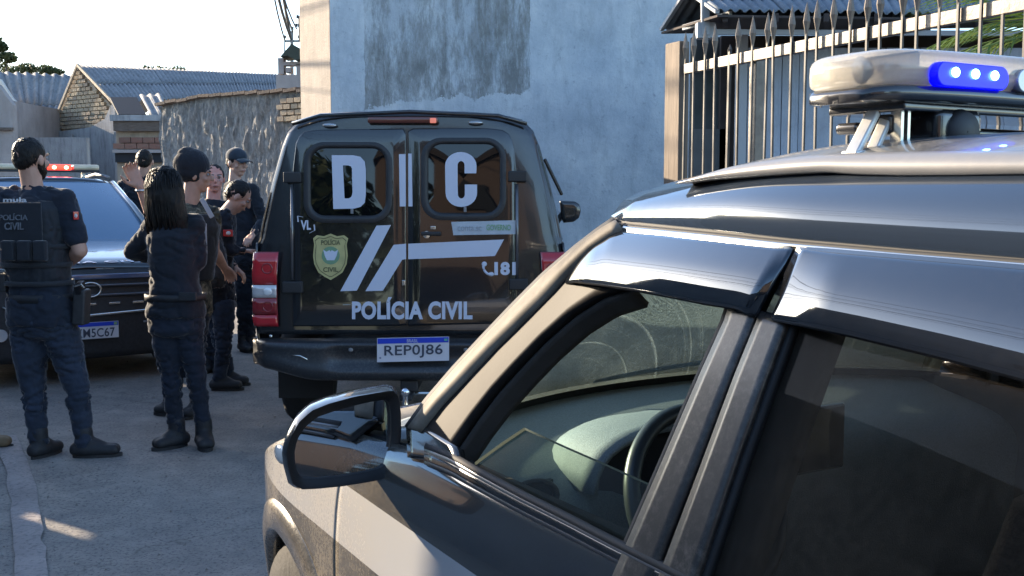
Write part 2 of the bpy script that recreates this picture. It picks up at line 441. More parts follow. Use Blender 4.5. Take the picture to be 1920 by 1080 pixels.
# rendered lower wall with uneven top
pts = [(gl.x-.02,0),(gr.x+.04,0),(gr.x+.04,LS(P3(1,190)).z),(LS(P3(205,1)).x,LS(P3(1,200)).z),(LS(P3(190,1)).x,LS(P3(1,222)).z),(LS(P3(150,1)).x,LS(P3(1,236)).z),(gl.x-.02,LS(P3(1,242)).z)]
MB().prism(pts, -0.12, -0.02, GP).build('rendered_wall', mgrey, shed)
for uu in (101, 222):
    MB().box(GP(LS(P3(uu,1)).x, 1.5, -.16), (0.07, 0.08, 3.0)).build('drainpipe', mgrey, shed)
# roof: visible slope falls towards the camera's right
A = LS(PX(148,124,YS+.95)); B = LS(PX(575,143,40.0)); Dd = LS(PX(208,192,YS-1.0)); Cc = LS(PX(575,173,36.0))
sheets(shed, A, B, Dd, Cc, 12, mroof, rows=2, pitch=0.2, amp=0.03)
sheets(shed, A+V((0,0.05,0)), B, LS(PX(96,240,YS+2.1)), LS(PX(500,172,44)), 10, mroof, rows=1, pitch=0.2, amp=0.03)
m = MB(); m.bar(A+V((0,-.1,.02)), LS(PX(97,239,YS+1.75)), 0.05, 0.07); m.build('barge_board', mmortar, shed)
m = MB(); m.bar(A+V((0,-.1,.02)), LS(PX(212,192,YS-1.0)), 0.05, 0.07); m.build('barge_board', mmortar, shed)
# dark sheet painting the shade in a dormer hole, and fallen sheet
q = [LS(PX(206,184,YS-1.6)), LS(PX(256,184,YS-1.4)), LS(PX(274,216,YS-2.6)), LS(PX(222,216,YS-2.8))]
MB().poly(q).build('roof_hole_shade', mdark, shed, solid=0.05)
sheets(shed, LS(PX(262,180,YS-1.2)), LS(PX(300,178,YS-1.2)), LS(PX(285,222,YS-2.8)), LS(PX(322,220,YS-2.8)), 2, mroof, rows=1, pitch=0.2, amp=0.03, name='loose_sheet')
# ---- red brick lean-to ----
YL = 24.0
lean = thing('brick_lean_to', 'red brick lean-to between the gabled shed and the rough wall', 'shed', (PX(262,361,YL).x, YL, 0))
lo = V(lean.location); LL = lambda u,v,Y=YL: PX(u,v,Y)-lo
a = LL(216,218); b = LL(308,218)
MB().prism([(a.x,0),(b.x,0),(b.x,a.z),(a.x,a.z)], 0.02, 0.2, lambda x,z,d: V((x,d,z))).build('wall', mmortar, lean)
z0 = LL(1,280).z; z1 = LL(1,246).z
bricks(lean, V((0,0,0)), V((1,0,0)), V((0,-1,0)), lambda x,z: a.x+.05<x<b.x, a.x+.08, b.x, z0, z1, mbrick_r, 0.27, 0.135, 0.016, 0.08)
MB().box(((a.x+b.x)/2, -0.05, LL(1,222).z), (b.x-a.x+.1, 0.3, 0.13)).build('lintel', mgrey, lean)
MB().box(((a.x+b.x)/2, -0.08, LL(1,237).z), (b.x-a.x, 0.12, 0.22)).build('beam', mwood, lean)
MB().box(((a.x+b.x)/2, -0.10, LL(1,284).z), (b.x-a.x+.05, 0.16, 0.07)).build('sill', mbeige, lean)
MB().box(((a.x+b.x)/2, -0.04, LL(1,296).z), (b.x-a.x, 0.1, 0.2)).build('dark_window_fill', mdark, lean)  # dark block painting the shade inside the opening
# ---- rough rendered yard wall ----
def m_rough():
    t = NT('rough_render'); vec = t.coord('Object'); vs = t.coord('Object', (3.4, 3.4, 0.9))
    b = t.noise(vs, 2.3, 8, 0.75); f = t.noise(vec, 11, 7, 0.8); g = t.noise(vs, 5.5, 8, 0.8)
    c = t.ramp(g, [(0.36, (0.14,0.14,0.14)), (0.48, (0.3,0.3,0.295)), (0.6, (0.46,0.45,0.43)), (0.7, (0.6,0.585,0.55))])
    c = t.mix(t.ramp(b, [(0.45, 0.0), (0.62, 0.7)]), c, (0.21,0.205,0.2))
    c = t.mix(t.ramp(f, [(0.55, 0.0), (0.68, 0.6)]), c, (0.12,0.12,0.125))
    t.bsdf(c, 0.92, normal=t.bump(t.math('ADD', g, f), 1.0, 0.05)); return t.m
mrough = m_rough()
wa = PX(303, 361, 19.5); wb = PX(592, 361, 17.0); wa.z = wb.z = 0
yard = thing('yard_wall', 'rough grey rendered wall with brick showing at its top right, beside the tall building', 'wall', wa)
dv = (wb-wa); Lw = dv.length; du = dv/Lw; dn = V((du.y, -du.x, 0))
if dn.y > 0: dn = -dn
top = [(303,203),(340,194),(406,183),(480,178),(592,171)]
def topz(s):
    p = wa+du*s*Lw; u = 960+p.x/p.y*FPX*0.99; v = interp(top, u); return PX(u, v, p.y).z
g = []
for j in range(56):
    row = []
    for i in range(141):
        s = i/140; z = topz(s)*j/55; p = du*(s*Lw)
        q = p + dn*(0.035*mnoise.noise(V((s*16, z*2.2, 0)))+0.05*mnoise.noise(V((s*55, z*5, 5)))+0.03*mnoise.noise(V((s*120, z*11, 5)))) + V((0,0,z))
        row.append(q)
    g.append(row)
MB().quadgrid(g).build('wall', mrough, yard, smooth=True)
me = MB().box((0,0,0), (0.3, 0.2, 0.05)).mesh('coping_tile'); me.materials.append(m_brick('brown_tile', (.12,.085,.065), (.17,.12,.09), (.09,.07,.06)))
nt = int(Lw/0.31)
for i in range(nt):
    s = (i+0.5)/nt; o = link('coping_tile', me, None, yard); o.location = du*(s*Lw)+V((0,0,topz(s)+0.03+random.uniform(-.012,.012))); o.rotation_euler = (0, random.uniform(-.05,.05)-0.03, atan2(du.y, du.x))
bx0 = 0.80*Lw; bx1 = Lw*0.97
bricks(yard, V((0,0,0)), du, dn, lambda x,z: bx0<x<bx1 and z<topz(x/Lw)-.08 and (z > 2.62 or (x-bx0 > .35 and z > 2.45)), bx0, bx1, 2.35, 3.3, mbrick_y, 0.17, 0.095, 0.02, 0.08)
# ---- left house with steep sheet roof, and beige house end ----
YH = 29.0
house = thing('tin_roof_house', 'low brick house with a sagging corrugated roof at far left behind the man', 'house', (PX(60,361,YH).x, YH, 0))
ho = V(house.location); LH = lambda u,v,Y=YH: PX(u,v,Y)-ho
sheets(house, LH(-60,134,YH+2), LH(140,143,YH+2), LH(8,238,YH), LH(104,240,YH), 6, mroof, rows=2, pitch=0.27, amp=0.035, sag=0.1)
g0 = [(-90,150),(0,150),(22,185),(50,212),(80,232),(104,241)]
pts = [(LH(u,v).x, LH(u,v).z) for u, v in g0]+[(LH(104,1).x,0),(LH(-90,1).x,0)]
MB().prism(pts, -0.05, 0.15, lambda x,z,d: V((x,d,z))).build('wall', mmortar, house)
m = MB(); pp = [LH(u,v,YH-.25) for u,v in g0[1:]]
for p_, q_ in zip(pp, pp[1:]): m.bar(p_, q_, 0.12, 0.07)
m.build('barge_board', simple('pale_barge', (0.6,0.58,0.52), 0.7), house)
def inh(x, z):
    zz = interp([(LH(u,v).x, LH(u,v).z) for u, v in g0], x); return z < zz-.08 and x > LH(26,1).x and z > LH(1,262).z
bricks(house, V((0,-.06,0)), V((1,0,0)), V((0,-1,0)), inh, LH(26,1).x+.1, LH(102,1).x, LH(1,270).z, LH(1,150).z, mbrick_y, 0.2, 0.11, 0.022, 0.07)
house2 = thing('beige_house', 'plain beige house end at the left edge of the photo', 'house', (PX(-60,361,23).x, 23, 0))
h2 = V(house2.location)
x1 = (PX(23,200,23)-h2).x; zt = (PX(0,158,23)-h2).z
MB().prism([(-2.6,0),(x1,0),(x1,(PX(23,196,23)).z),(x1-.3,zt),(-2.6,zt+.5)], 0, 0.2, lambda x,z,d: V((x,d,z))).build('wall', mbeige, house2)
MB().box((x1-.6, -0.03, PX(0,242,23).z), (1.2, 0.1, 0.06)).build('ledge', mwood, house2)
MB().box((-1.6, 4.2, zt/2), (2.6, 8, zt-.2)).build('rear_wall', mbeige, house2)
# continuous lower wall far left behind vehicle
fw = thing('low_yard_wall', 'pale low yard wall behind the light bar of the left vehicle', 'wall', PX(40,361,25))
fw.location.z = 0
MB().box((0,0,(PX(0,258,25).z)/2), (3.2,0.2,PX(0,258,25).z)).build('wall', mgrey, fw)

# ---- trees ----
def m_leaf(name, a, b):
    t = NT(name); oi = t.N('ShaderNodeNewGeometry'); col = t.ramp(oi.outputs['Random Per Island'], [(0, a), (1, b)])
    p = t.bsdf(col, 0.6); tr = t.N('ShaderNodeBsdfTranslucent'); t.L(col, tr.inputs[0]); mx = t.N('ShaderNodeMixShader'); mx.inputs[0].default_value = 0.3
    t.L(p.outputs[0], mx.inputs[1]); t.L(tr.outputs[0], mx.inputs[2]); t.L(mx.outputs[0], t.out.inputs[0]); return t.m
mleaf = m_leaf('leaves', (0.05,0.075,0.03), (0.1,0.12,0.05)); mbark = simple('bark', (0.09,0.07,0.055), 0.9, nscale=9, bump=0.4)
def tree(label, base, h, clumps, leafsize, nleaf, group='trees beyond the roofs'):
    tr = thing('broadleaf_tree', label, 'tree', base, 0, group)
    m = MB(); m.tube([(0,0,0),(0.1,0,h*0.4),(0,0.1,h*0.7)], [0.2,0.14,0.08], 8)
    for c, r in clumps: m.tube([(0.05,0,h*0.45), tuple(V(c)*0.8+V((0,0,h*0.1))), c], [0.08,0.05,0.02], 6)
    m.build('trunk', mbark, tr, smooth=True)
    m = MB()
    for c, r in clumps:
        for _ in range(nleaf):
            d = V((random.gauss(0,1), random.gauss(0,1), random.gauss(0,1))).normalized()*r*(random.random()**0.45)
            p = V(c)+V((d.x, d.y, d.z*0.6)); a = V((random.uniform(-1,1), random.uniform(-1,1), random.uniform(-1,1))).normalized(); b = a.cross(V((random.random(), random.random(), 0.3))).normalized()
            m.poly([p-a*leafsize, p+b*leafsize*.5, p+a*leafsize, p-b*leafsize*.5])
    m.build('crown', mleaf, tr, fix=False)
b = PX(-12,361,42); b.z = 0
tree('layered dark tree rising above the roof at the left edge', b, 7.0, [((0.2,0,PX(0,75,42).z-.1),0.45),((-.1,0,PX(0,95,42).z),0.6),((0.5,0,PX(0,88,42).z),.3),((0.1,0,PX(0,125,42).z),.7),((0.8,0,PX(0,108,42).z),.35)], 0.09, 420)
b = PX(72,361,50); b.z = 0
tree('low dark treetop showing above the sagging roof', b, 7.0, [((-1,0,PX(0,135,50).z),.55),((-.3,0,PX(0,129,50).z),.45),((0.5,0,PX(0,132,50).z),.5),((1.0,0,PX(0,136,50).z),.4)], 0.1, 350)
b = PX(285,361,60); b.z = 0
tree('tiny treetop above the long shed roof', b, 7.0, [((0,0,PX(0,131,60).z),.45),((.7,0,PX(0,134,60).z),.5),((1.6,0,PX(0,134,60).z),.5)], 0.1, 260)

# ---- pole top with cables and small ruined hut by the tall building ----
msteel = simple('dark_steel', (0.06,0.065,0.07), 0.6, 0.4)
YP = 30.0
pole = thing('utility_pole', 'thin utility pole with crossarm and fanning cables left of the tall building', 'pole', (PX(547,361,YP).x, YP, 0))
po = V(pole.location); LP = lambda u,v,Y=YP: PX(u,v,Y)-po
MB().tube([(0,0,0), LP(547,58)], [0.09,0.045], 10).build('post', simple('concrete_pole', (0.3,0.29,0.27), 0.8), pole, smooth=True)
m = MB(); m.bar(LP(533,77), LP(562,77), 0.05); m.build('crossarm', msteel, pole)
for (u,v) in ((534,72),(546,72),(561,72),(548,56),(556,50),(558,34)): MB().lathe([(0.005,-.05),(0.05,-.03),(0.03,0),(0.06,.02),(0.005,.05)], LP(u,v)+V((0,0,.04)), seg=8).build('insulator', msteel, pole, smooth=True)
for k, (u0, v0, u1, v1, r) in enumerate(((534,76,503,-60,.012),(546,74,508,-60,.02),(556,54,515,-60,.012),(546,74,520,-80,.02),(561,76,560,30,.012),(549,60,517,-60,.014),(534,76,533,108,.01))):
    a_ = LP(u0,v0); b_ = LP(u1,v1,YP-6 if v1 < 0 else YP); c = (a_+b_)/2-V((0,0,.12))
    MB().tube([a_, a_.lerp(c,.5)+V((0,0,-.03)), c, c.lerp(b_,.5), b_], r*1.9, 5).build('cable', msteel, pole)
hut = thing('ruined_hut', 'small broken-roofed hut top between the pole and the tall building', 'hut', (PX(548,361,26).x, 26, 0))
h0 = V(hut.location); LU = lambda u,v,Y=26: PX(u,v,Y)-h0
m = MB()
for (u0,u1,v0,v1) in ((524,534,110,140),(534,580,117,124),(558,582,122,150),(538,548,128,137)):
    p0 = LU(u0,v1); p1 = LU(u1,v0); m.box(((p0.x+p1.x)/2, 0, (p0.z+p1.z)/2), (p1.x-p0.x, .3, p1.z-p0.z))
z = LU(1,142).z; m.box((0.1,0.1,z/2), (.8,.6,z)); m.build('wall', mbeige, hut)
m = MB(); m.prism([(LU(u,v).x, LU(u,v).z) for u,v in ((532,110),(553,86),(574,98),(584,112),(560,116),(545,108))], -.4, .5, lambda x,z,d: V((x,d,z))); m.build('roof', simple('mossy_roof', (0.05,0.06,0.045), .9, nscale=6), hut)

# ---- fence, gate pillar ----
TH = R(31); FW = R(24.5)
ff = V((-sin(FW), cos(FW), 0)); fl = V((-cos(FW), -sin(FW), 0)); FD = 3.6
def onfence(u, v, off=0.0):
    d = ray(u, v); s = (FD+off)/(-(d.dot(fl))); return V((d.x*s, d.y*s, CAMH+d.z*s))
p0 = onfence(1285, 130); ztop_rail = p0.z
mpaint = simple('cream_paint_sunlit_tips', (0.16,0.135,0.11), 0.45, 0.2, nscale=14, namp=0.35, bump=0.2)
mpick = simple('shaded_picket_steel', (0.045,0.042,0.04), 0.55, 0.2, nscale=14, namp=0.4)  # darker than the rail, painting the bars' shaded sides
base = V((p0.x, p0.y, 0))
fence = thing('picket_fence', 'tall steel picket fence with spear finials and a cream rail behind the near car', 'fence', base)
flen = 4.3; sp = 0.108; npk = int(flen/sp)
railrise = 0.0
m = MB(); m.bar(V((0,0,ztop_rail)), -ff*flen+V((0,0,ztop_rail+0.02)), 0.035, 0.06); m.build('top_rail', mpaint, fence, bevel=0.004)
m = MB(); m.bar(V((0,0,.25)), -ff*flen+V((0,0,.25)), 0.035, 0.05); m.build('bottom_rail', mpaint, fence)
mp = MB(); mp.box((0,0,(ztop_rail+.02)/2+.05), (0.011,0.011,ztop_rail-.0)); mp.lathe([(0.006,ztop_rail+.05),(0.011,ztop_rail+.08),(0.019,ztop_rail+.12),(0.014,ztop_rail+.155),(0.009,ztop_rail+.18),(0.001,ztop_rail+.215)], seg=6)
pm = mp.mesh('picket'); pm.materials.append(mpick); pm.materials.append(mpaint)
for q in pm.polygons:
    if q.center.z > ztop_rail+.055: q.material_index = 1  # finials take the paler paint as if sunlit
mp2 = MB(); mp2.box((0,0,(ztop_rail+.02)/2+.05), (0.016,0.016,ztop_rail-.0)); mp2.lathe([(0.006,ztop_rail+.04),(0.014,ztop_rail+.06),(0.001,ztop_rail+.09)], seg=6)
pm2 = mp2.mesh('picket'); pm2.materials.append(mpick)
for i in range(npk):
    o = link('picket', pm2 if i == 4 else pm, None, fence); o.location = -ff*(0.02+i*sp)+fl*0.026; o.rotation_euler = (random.uniform(-.006,.006), random.uniform(-.008,.008), FW)
for s in (0.62, 3.1): MB().box(-ff*s-fl*0.05+V((0,0,ztop_rail/2)), (0.06,0.06,ztop_rail-.03), Matrix.Rotation(FW,3,'Z')).build('post', mpaint, fence, bevel=0.006)
pil = onfence(1270, 80, 0.0)
pillar = tag(MB().box((0,0,pil.z/2), (0.07,0.16,pil.z), Matrix.Rotation(FW,3,'Z')).build('gate_post', simple('timber_post', (0.155,0.12,0.09), .8, nscale=7, namp=.4, bump=.4, stretch=(1,1,.15)), None, bevel=0.006), 'square brown post at the left end of the picket fence', 'post')
pillar.location = (pil.x, pil.y, 0)

# ---- house behind the fence ----
YB = 9.6
def BX(u, v, Y=YB): return PX(u, v, Y)
porch = thing('porch_house', 'blue-walled house with a dark corrugated roof behind the picket fence', 'house', (BX(1345,361).x, YB, 0), 0)
pr = V(porch.location); LB = lambda u,v,Y=YB: PX(u,v,Y)-pr
mblue = m_render('pale_blue_boards', (0.36,0.4,0.46), (0.22,0.25,0.3), 0.4, 1.2)
e0 = LB(1345,22,YB); e1 = LB(2150,34,YB+.9); r0 = LB(1288,-18,YB+.75); r1 = LB(2150,-40,YB+2.0); bk = LB(1240,56,YB+1.15)
sheets(porch, r0, r1, e0, e1, 7, mroofb, rows=2, pitch=0.11, amp=0.016, name='roof_sheet')
sheets(porch, r0, r1, bk, LB(2100,40,YB+2.9), 7, mroofb, rows=1, pitch=0.11, amp=0.016, name='roof_sheet')
mfas = simple('grey_fascia', (0.34,0.36,0.38), .7)
MB().bar(e0, r0, 0.04, 0.03).build('barge_board', mfas, porch); MB().bar(r0, bk, 0.04, 0.03).build('barge_board', mfas, porch)
mdt = simple('dark_timber', (0.05,0.04,0.038), .85, nscale=8)
soff = [bk+V((0,0,-.03)), e0+V((0,0,-.035)), e1+V((0,0,-.035)), LB(2100,40,YB+2.9)+V((0,0,-.035))]
MB().poly(soff).build('soffit', mdt, porch, solid=.02)
# rafters & beams
MB().bar(LB(1322,0,YB+.3), LB(1322,66,YB+.3), .07).build('king_post', mfas, porch)
MB().bar(LB(1282,52,YB+.7), LB(1370,26,YB+.1), .035, .05).build('brace', mfas, porch)
MB().box(LB(1322,58,YB+.35), (.16,.14,.14)).build('corner_block', mfas, porch)
MB().bar(LB(1335,60,YB+.3), LB(2150,64,YB+.7), .04, .045).build('beam', mfas, porch)
for k in range(7): MB().bar(LB(1360+k*95,24,YB+.05)-V((0,0,.04)), LB(1360+k*95,52,YB+1.0), .05, .07).build('rafter', mdt, porch)
# walls
zf = e0.z
yb = 1.5
xs0 = LB(1300,1,YB+yb).x; xs1 = LB(1404,1,YB+yb).x
MB().box(((xs0+xs1)/2, yb+.1, zf/2), (xs1-xs0, .1, zf)).build('dark_interior', simple('dim_porch_interior', (0.05,0.06,0.06), .8, nscale=3, namp=.4), porch)  # dark panel standing for the unlit porch interior
MB().box(((xs0+xs1)/2-.1, yb-.02, 1.1), (.42,.06,2.1)).build('door', simple('dull_door', (0.1,0.105,0.105), .7, nscale=5), porch)
bw = 0.17; zt = LB(1,90,YB+yb-.4).z; bme = MB().box((0,0,zt/2), (bw-.008,.04,zt)).mesh('board'); bme.materials.append(mblue)
x = LB(1404,1,YB+yb-.4).x; k = 0
while x < LB(2100,1,YB+yb-.4).x:
    o = link('board', bme, None, porch); o.location = (x+bw/2, yb-.4+random.uniform(-.004,.004)+(.01 if k % 2 else 0), 0); x += bw; k += 1
MB().box((LB(1700,1,YB+yb).x, yb, zf/2+.0), (LB(2100,1,YB+yb).x-LB(1404,1,YB+yb).x, .1, zf)).build('upper_wall', mdt, porch)
MB().box((LB(1404,1,YB+yb-.4).x-.06, yb-.4, zf/2), (.1,.1,zf)).build('door_post', mfas, porch)
# palm behind the fence at top right
mpalm = m_leaf('palm_leaf', (0.09,0.16,0.03), (0.2,0.26,0.06))
palm = thing('palm_plant', 'green palm with arching fronds behind the fence at top right', 'plant', (PX(1990,361,6.8).x, 6.8, 0))
pp0 = V(palm.location); crown = PX(1990,60,6.8)-pp0
MB().tube([(0,0,0),(0.03,0,crown.z*.5),crown], [.09,.07,.05], 10).build('trunk', mbark, palm, smooth=True)
random.seed(21)
tips = [(1742,2),(1762,30),(1700,-30),(1790,70),(1820,-40),(1700,150),(1880,-70),(1840,110),(1740,90),(1950,-80),(2100,0),(2150,80),(2060,-40),(1660,180)]
for (u,v) in tips:
    tip = PX(u, v, 6.8+random.uniform(-.7,.5))-pp0; mid = crown.lerp(tip, .5)+V((0,0,.16)); m = MB(); sp_ = []
    for i in range(15):
        t = i/14; sp_.append((1-t)**2*crown+2*t*(1-t)*mid+t*t*tip)
    m.tube(sp_, [.009*(1-.7*i/14) for i in range(15)], 5)
    for i in range(2, 15):
        d = (sp_[i]-sp_[i-1]).normalized(); side = d.cross(V((0,0,1))).normalized(); ln = .3*sin(pi*(i+2)/18)+.06
        for sg in (-1,1):
            e = sp_[i]+(side*sg*.55+d*.8).normalized()*ln-V((0,0,ln*.3)); w_ = d*.013
            m.poly([sp_[i]-w_, sp_[i]+w_, e]); 
    m.build('frond', mpalm, palm, fix=False)
random.seed(7)

# ---- across the road, left of the frame: unseen wall and houses, added for shade and dark reflections ----
bl = thing('shade_wall', 'unseen rendered wall added left of the road to shade it', 'wall', (-4.35, -3.0, 0))  # unseen wall, height set so its shadow covers the road
def bwx(y): return -0.02*(y)
m = MB(); hts = []
random.seed(5)
for i in range(16, 27):
    y0 = i*0.45; h = 1.62+0.05*random.uniform(-1,1)+(0.25 if i > 16 else 0)
    yy = y0-3.0
    X = 0.0 if yy < 2 else -(yy-2)*0.17
    if i == 21:  # gap shaped to let a sliver of sun reach the road
        m.box((X, y0+.22, .525), (0.14, .46, 1.05)); m.box((X, y0+.22, (1.22+h)/2), (0.14, .46, h-1.22)); m.box((X, y0+.105, 1.135), (.14,.21,.17)); continue
    m.box((X, y0+.22, h/2), (0.14, .46, h))
m.build('wall', mgrey, bl)
nh = thing('added_house', 'unseen flat-topped house, added to shade the near car', 'house', (-6.4, -.3, 0))  # unseen, sized to shade the near car's rear side
MB().box((0,0,1.55),(4.1,10.1,3.1)).build('wall', m_render('slate_render', (0.13,0.145,0.165), (0.08,0.09,0.1), .4), nh)  # dark slate picked to darken the near car's reflections
MB().box((2.08,1.2,1.5),(.06,1.2,1.0)).build('window', mdark, nh)
MB().box((2.08,-1.6,1.05),(.06,.9,2.1)).build('door', mwood, nh)
for k, (x, y, w, d, h, mt) in enumerate(((-13.5,-6,7,6,3.0,mbeige),(-15.5,1.5,6,6.5,2.7,mgrey),(-17.5,9.5,6,6.5,2.7,mmortar),(-19,18,6,7,2.7,mbeige))):  # unseen houses added so the near car's glass reflects dark
    nb = thing('added_house', ['beige','grey','tan','second beige'][k]+' single-storey house, unseen, added to darken reflections', 'house', (x, y, 0), 0.2)
    MB().box((0,0,h/2), (w,d,h)).build('wall', mt, nb)
    sheets(nb, (0,-d/2-.3,h+1.0), (0,d/2+.3,h+1.0), (w/2+.4,-d/2-.3,h-.05), (w/2+.4,d/2+.3,h-.05), 5, mroof, rows=1, pitch=.3, amp=.03)
    sheets(nb, (0,-d/2-.3,h+1.0), (0,d/2+.3,h+1.0), (-w/2-.4,-d/2-.3,h-.05), (-w/2-.4,d/2+.3,h-.05), 5, mroof, rows=1, pitch=.3, amp=.03)
    MB().box((w/2+.01, -.8, 1.5), (.06,1.1,1.0)).build('window', mdark, nb); MB().box((w/2+.01, 1.2, 1.05), (.06,.9,2.1)).build('door', mwood, nb)
# overhead cables along the road (seen reflected in the near car)
wires = thing('street_cables', 'bundle of overhead cables strung along the left of the road', 'cables', (-5, 0, 5.5))
random.seed(3)
for k in range(7):
    m = MB(); z = [0,.25,.32,.9,.98,1.5,1.9][k]; x = [0,.1,-.05,.2,-.2,.4,.0][k]
    m.tube([V((x - 0.25*(t*30-10), -10+t*30, z - .5*sin(pi*t*2/2)-.05*k*sin(6*t))) for t in [i/24 for i in range(25)]], .012+.008*(k % 2), 5); m.build('cable', msteel, wires)

# ---- behind the photographer: brick house, plus dark trees added to darken the black pickup's reflections ----
rbh = thing('brick_house', 'two-storey red brick house behind the photographer, outside the photo', 'house', (1.05, -11.5, 0))
def m_farbrick():
    t = NT('far_brick'); vec = t.coord('Object'); b = t.N('ShaderNodeTexBrick'); b.inputs['Scale'].default_value = 5; b.inputs['Color1'].default_value = (.3,.085,.05,1); b.inputs['Color2'].default_value = (.22,.065,.04,1); b.inputs['Mortar'].default_value = (.14,.1,.08,1)
    t.L(vec, b.inputs['Vector']); t.bsdf(b.outputs[0], .9); return t.m
MB().box((0,0,2.3), (6.5,4,4.6)).build('wall', m_farbrick(), rbh)
for x in (-1.6,1.6): MB().box((x,2.02,3.2), (1.2,.08,1.1)).build('window', mdark, rbh); MB().box((x,2.02,1.1), (1.0,.08,2.0)).build('door', mwood, rbh)
MB().box((0,0,4.75), (7,4.6,.3)).build('roof', mdt, rbh)
for k, (x, y, h) in enumerate(((-4.3,-10.5,5.2),(-7.4,-9,4.6),(8.5,-10,5.5),(-10.8,-11,5.4))):
    tr = thing('broadleaf_tree', ['tall dark tree','rounded dark tree','dark tree beside the brick house','wide dark tree'][k]+', unseen, added behind the camera to darken reflections', 'tree', (x,y,0), 0, 'trees added for dark reflections')
    MB().tube([(0,0,0),(.1,0,h*.6)], [.18,.09], 8).build('trunk', mbark, tr)
    m = MB()
    for _ in range(1500):
        d = V((random.gauss(0,1),random.gauss(0,1),random.gauss(0,1))).normalized()*random.random()**.4; p_ = V((d.x*2.1,d.y*1.8,h*.58+d.z*h*.42)); a = V((random.uniform(-1,1),random.uniform(-1,1),random.uniform(-1,1))).normalized()*.2; b = a.cross(V((.3,.5,.8)))
        m.poly([p_-a,p_+b,p_+a,p_-b])
    m.build('crown', mleaf, tr, fix=False)

# loose grit and dry leaves on the road
random.seed(12); m = MB()
for _ in range(1500):
    Y_ = 3.5+7*random.random()**1.5; X_ = random.uniform(-.5*Y_-.3, .1*Y_); r_ = random.uniform(.003,.009)*(2 if random.random() < .04 else 1)
    p_ = V((X_,Y_,.004)); a_ = random.random()*6; m.v += [tuple(p_+V((r_*cos(a_+k*2.1)*random.uniform(.7,1.2), r_*sin(a_+k*2.1)*random.uniform(.7,1.2), random.uniform(0,.3)*r_))) for k in range(3)]+[tuple(p_+V((0,0,r_*.9)))]
    b_ = len(m.v)-4; m.f += [(b_,b_+1,b_+3),(b_+1,b_+2,b_+3),(b_+2,b_,b_+3),(b_,b_+2,b_+1)]
tag(m.build('road_grit', simple('grit', (.22,.2,.18), .9, nscale=3, namp=.6)), 'loose grit scattered over the road surface', 'grit', kind='stuff')

# ================= NEAR CAR =================
CF = V((-sin(TH), cos(TH), 0)); CL = V((-cos(TH), -sin(TH), 0))
BELT = 0.90; HB = 0.84
O_car = CF*1.2 + CL*(-(BELT+HB))
car = thing('foreground_car', 'dusty black car closest to the camera, with glowing blue light bar and half-lowered window', 'car', (O_car.x, O_car.y, 0), TH)
def to_car(P): 
    q = V(P)-V((O_car.x, O_car.y, 0)); return V((-(CL.dot(q)), CF.dot(q), P[2]))
HZ = [(.15,.78),(.25,.835),(.4,.87),(.55,.885),(.72,.888),(.86,.88),(.93,.868),(1.0,.84),(1.05,.822),(1.25,.745),(1.42,.672),(1.46,.64),(1.5,.59),(1.53,.5)]
def plan(y):
    if y > 1.2: return 1-.36*((y-1.2)/.93)**2.3
    if y < -1.5: return 1-.2*((-1.5-y)/.65)**2.2
    return 1.0
def hw(y, z):
    w = smoothk(HZ, z, .025)
    if z > 1.0: w -= .085*sstep(-.15, .75, y)*(z-1.0)/.44; w -= .05*sstep(-.9,-1.9,y)*(z-1.0)/.44
    return w*plan(y)
def S(u, v, off=0.0):
    d = ray(u, v); k = -(CL.dot(d)); s = 1.0/k
    y, z = 0.0, 1.1
    for _ in range(30):
        s2 = (BELT+HB-hw(y, z)-off)/k; s = .5*s+.5*s2
        P = V((d.x*s, d.y*s, CAMH+d.z*s)); q = to_car(P); y, z = q.y, q.z
    return V((-(hw(y, z)+off), y, z))
def loftpx(mb, A, B, n=24, m=6, off=0.0, offm=None):
    a = resample(A, n); b = resample(B, n); rows = []
    for i in range(n):
        row = []
        for j in range(m+1):
            p = a[i].lerp(b[i], j/m); o = off if offm is None else offm(i/(n-1), j/m)
            row.append(S(p.x, p.y, o))
        rows.append(row)
    return mb.quadgrid(rows)
def mirrorx(o, name=None):
    me = o.data.copy()
    for v in me.vertices: v.co.x = -v.co.x
    me.flip_normals()
    c = o.copy(); c.data = me; COL.objects.link(c); c.parent = o.parent
    if name: c.name = name
    return c
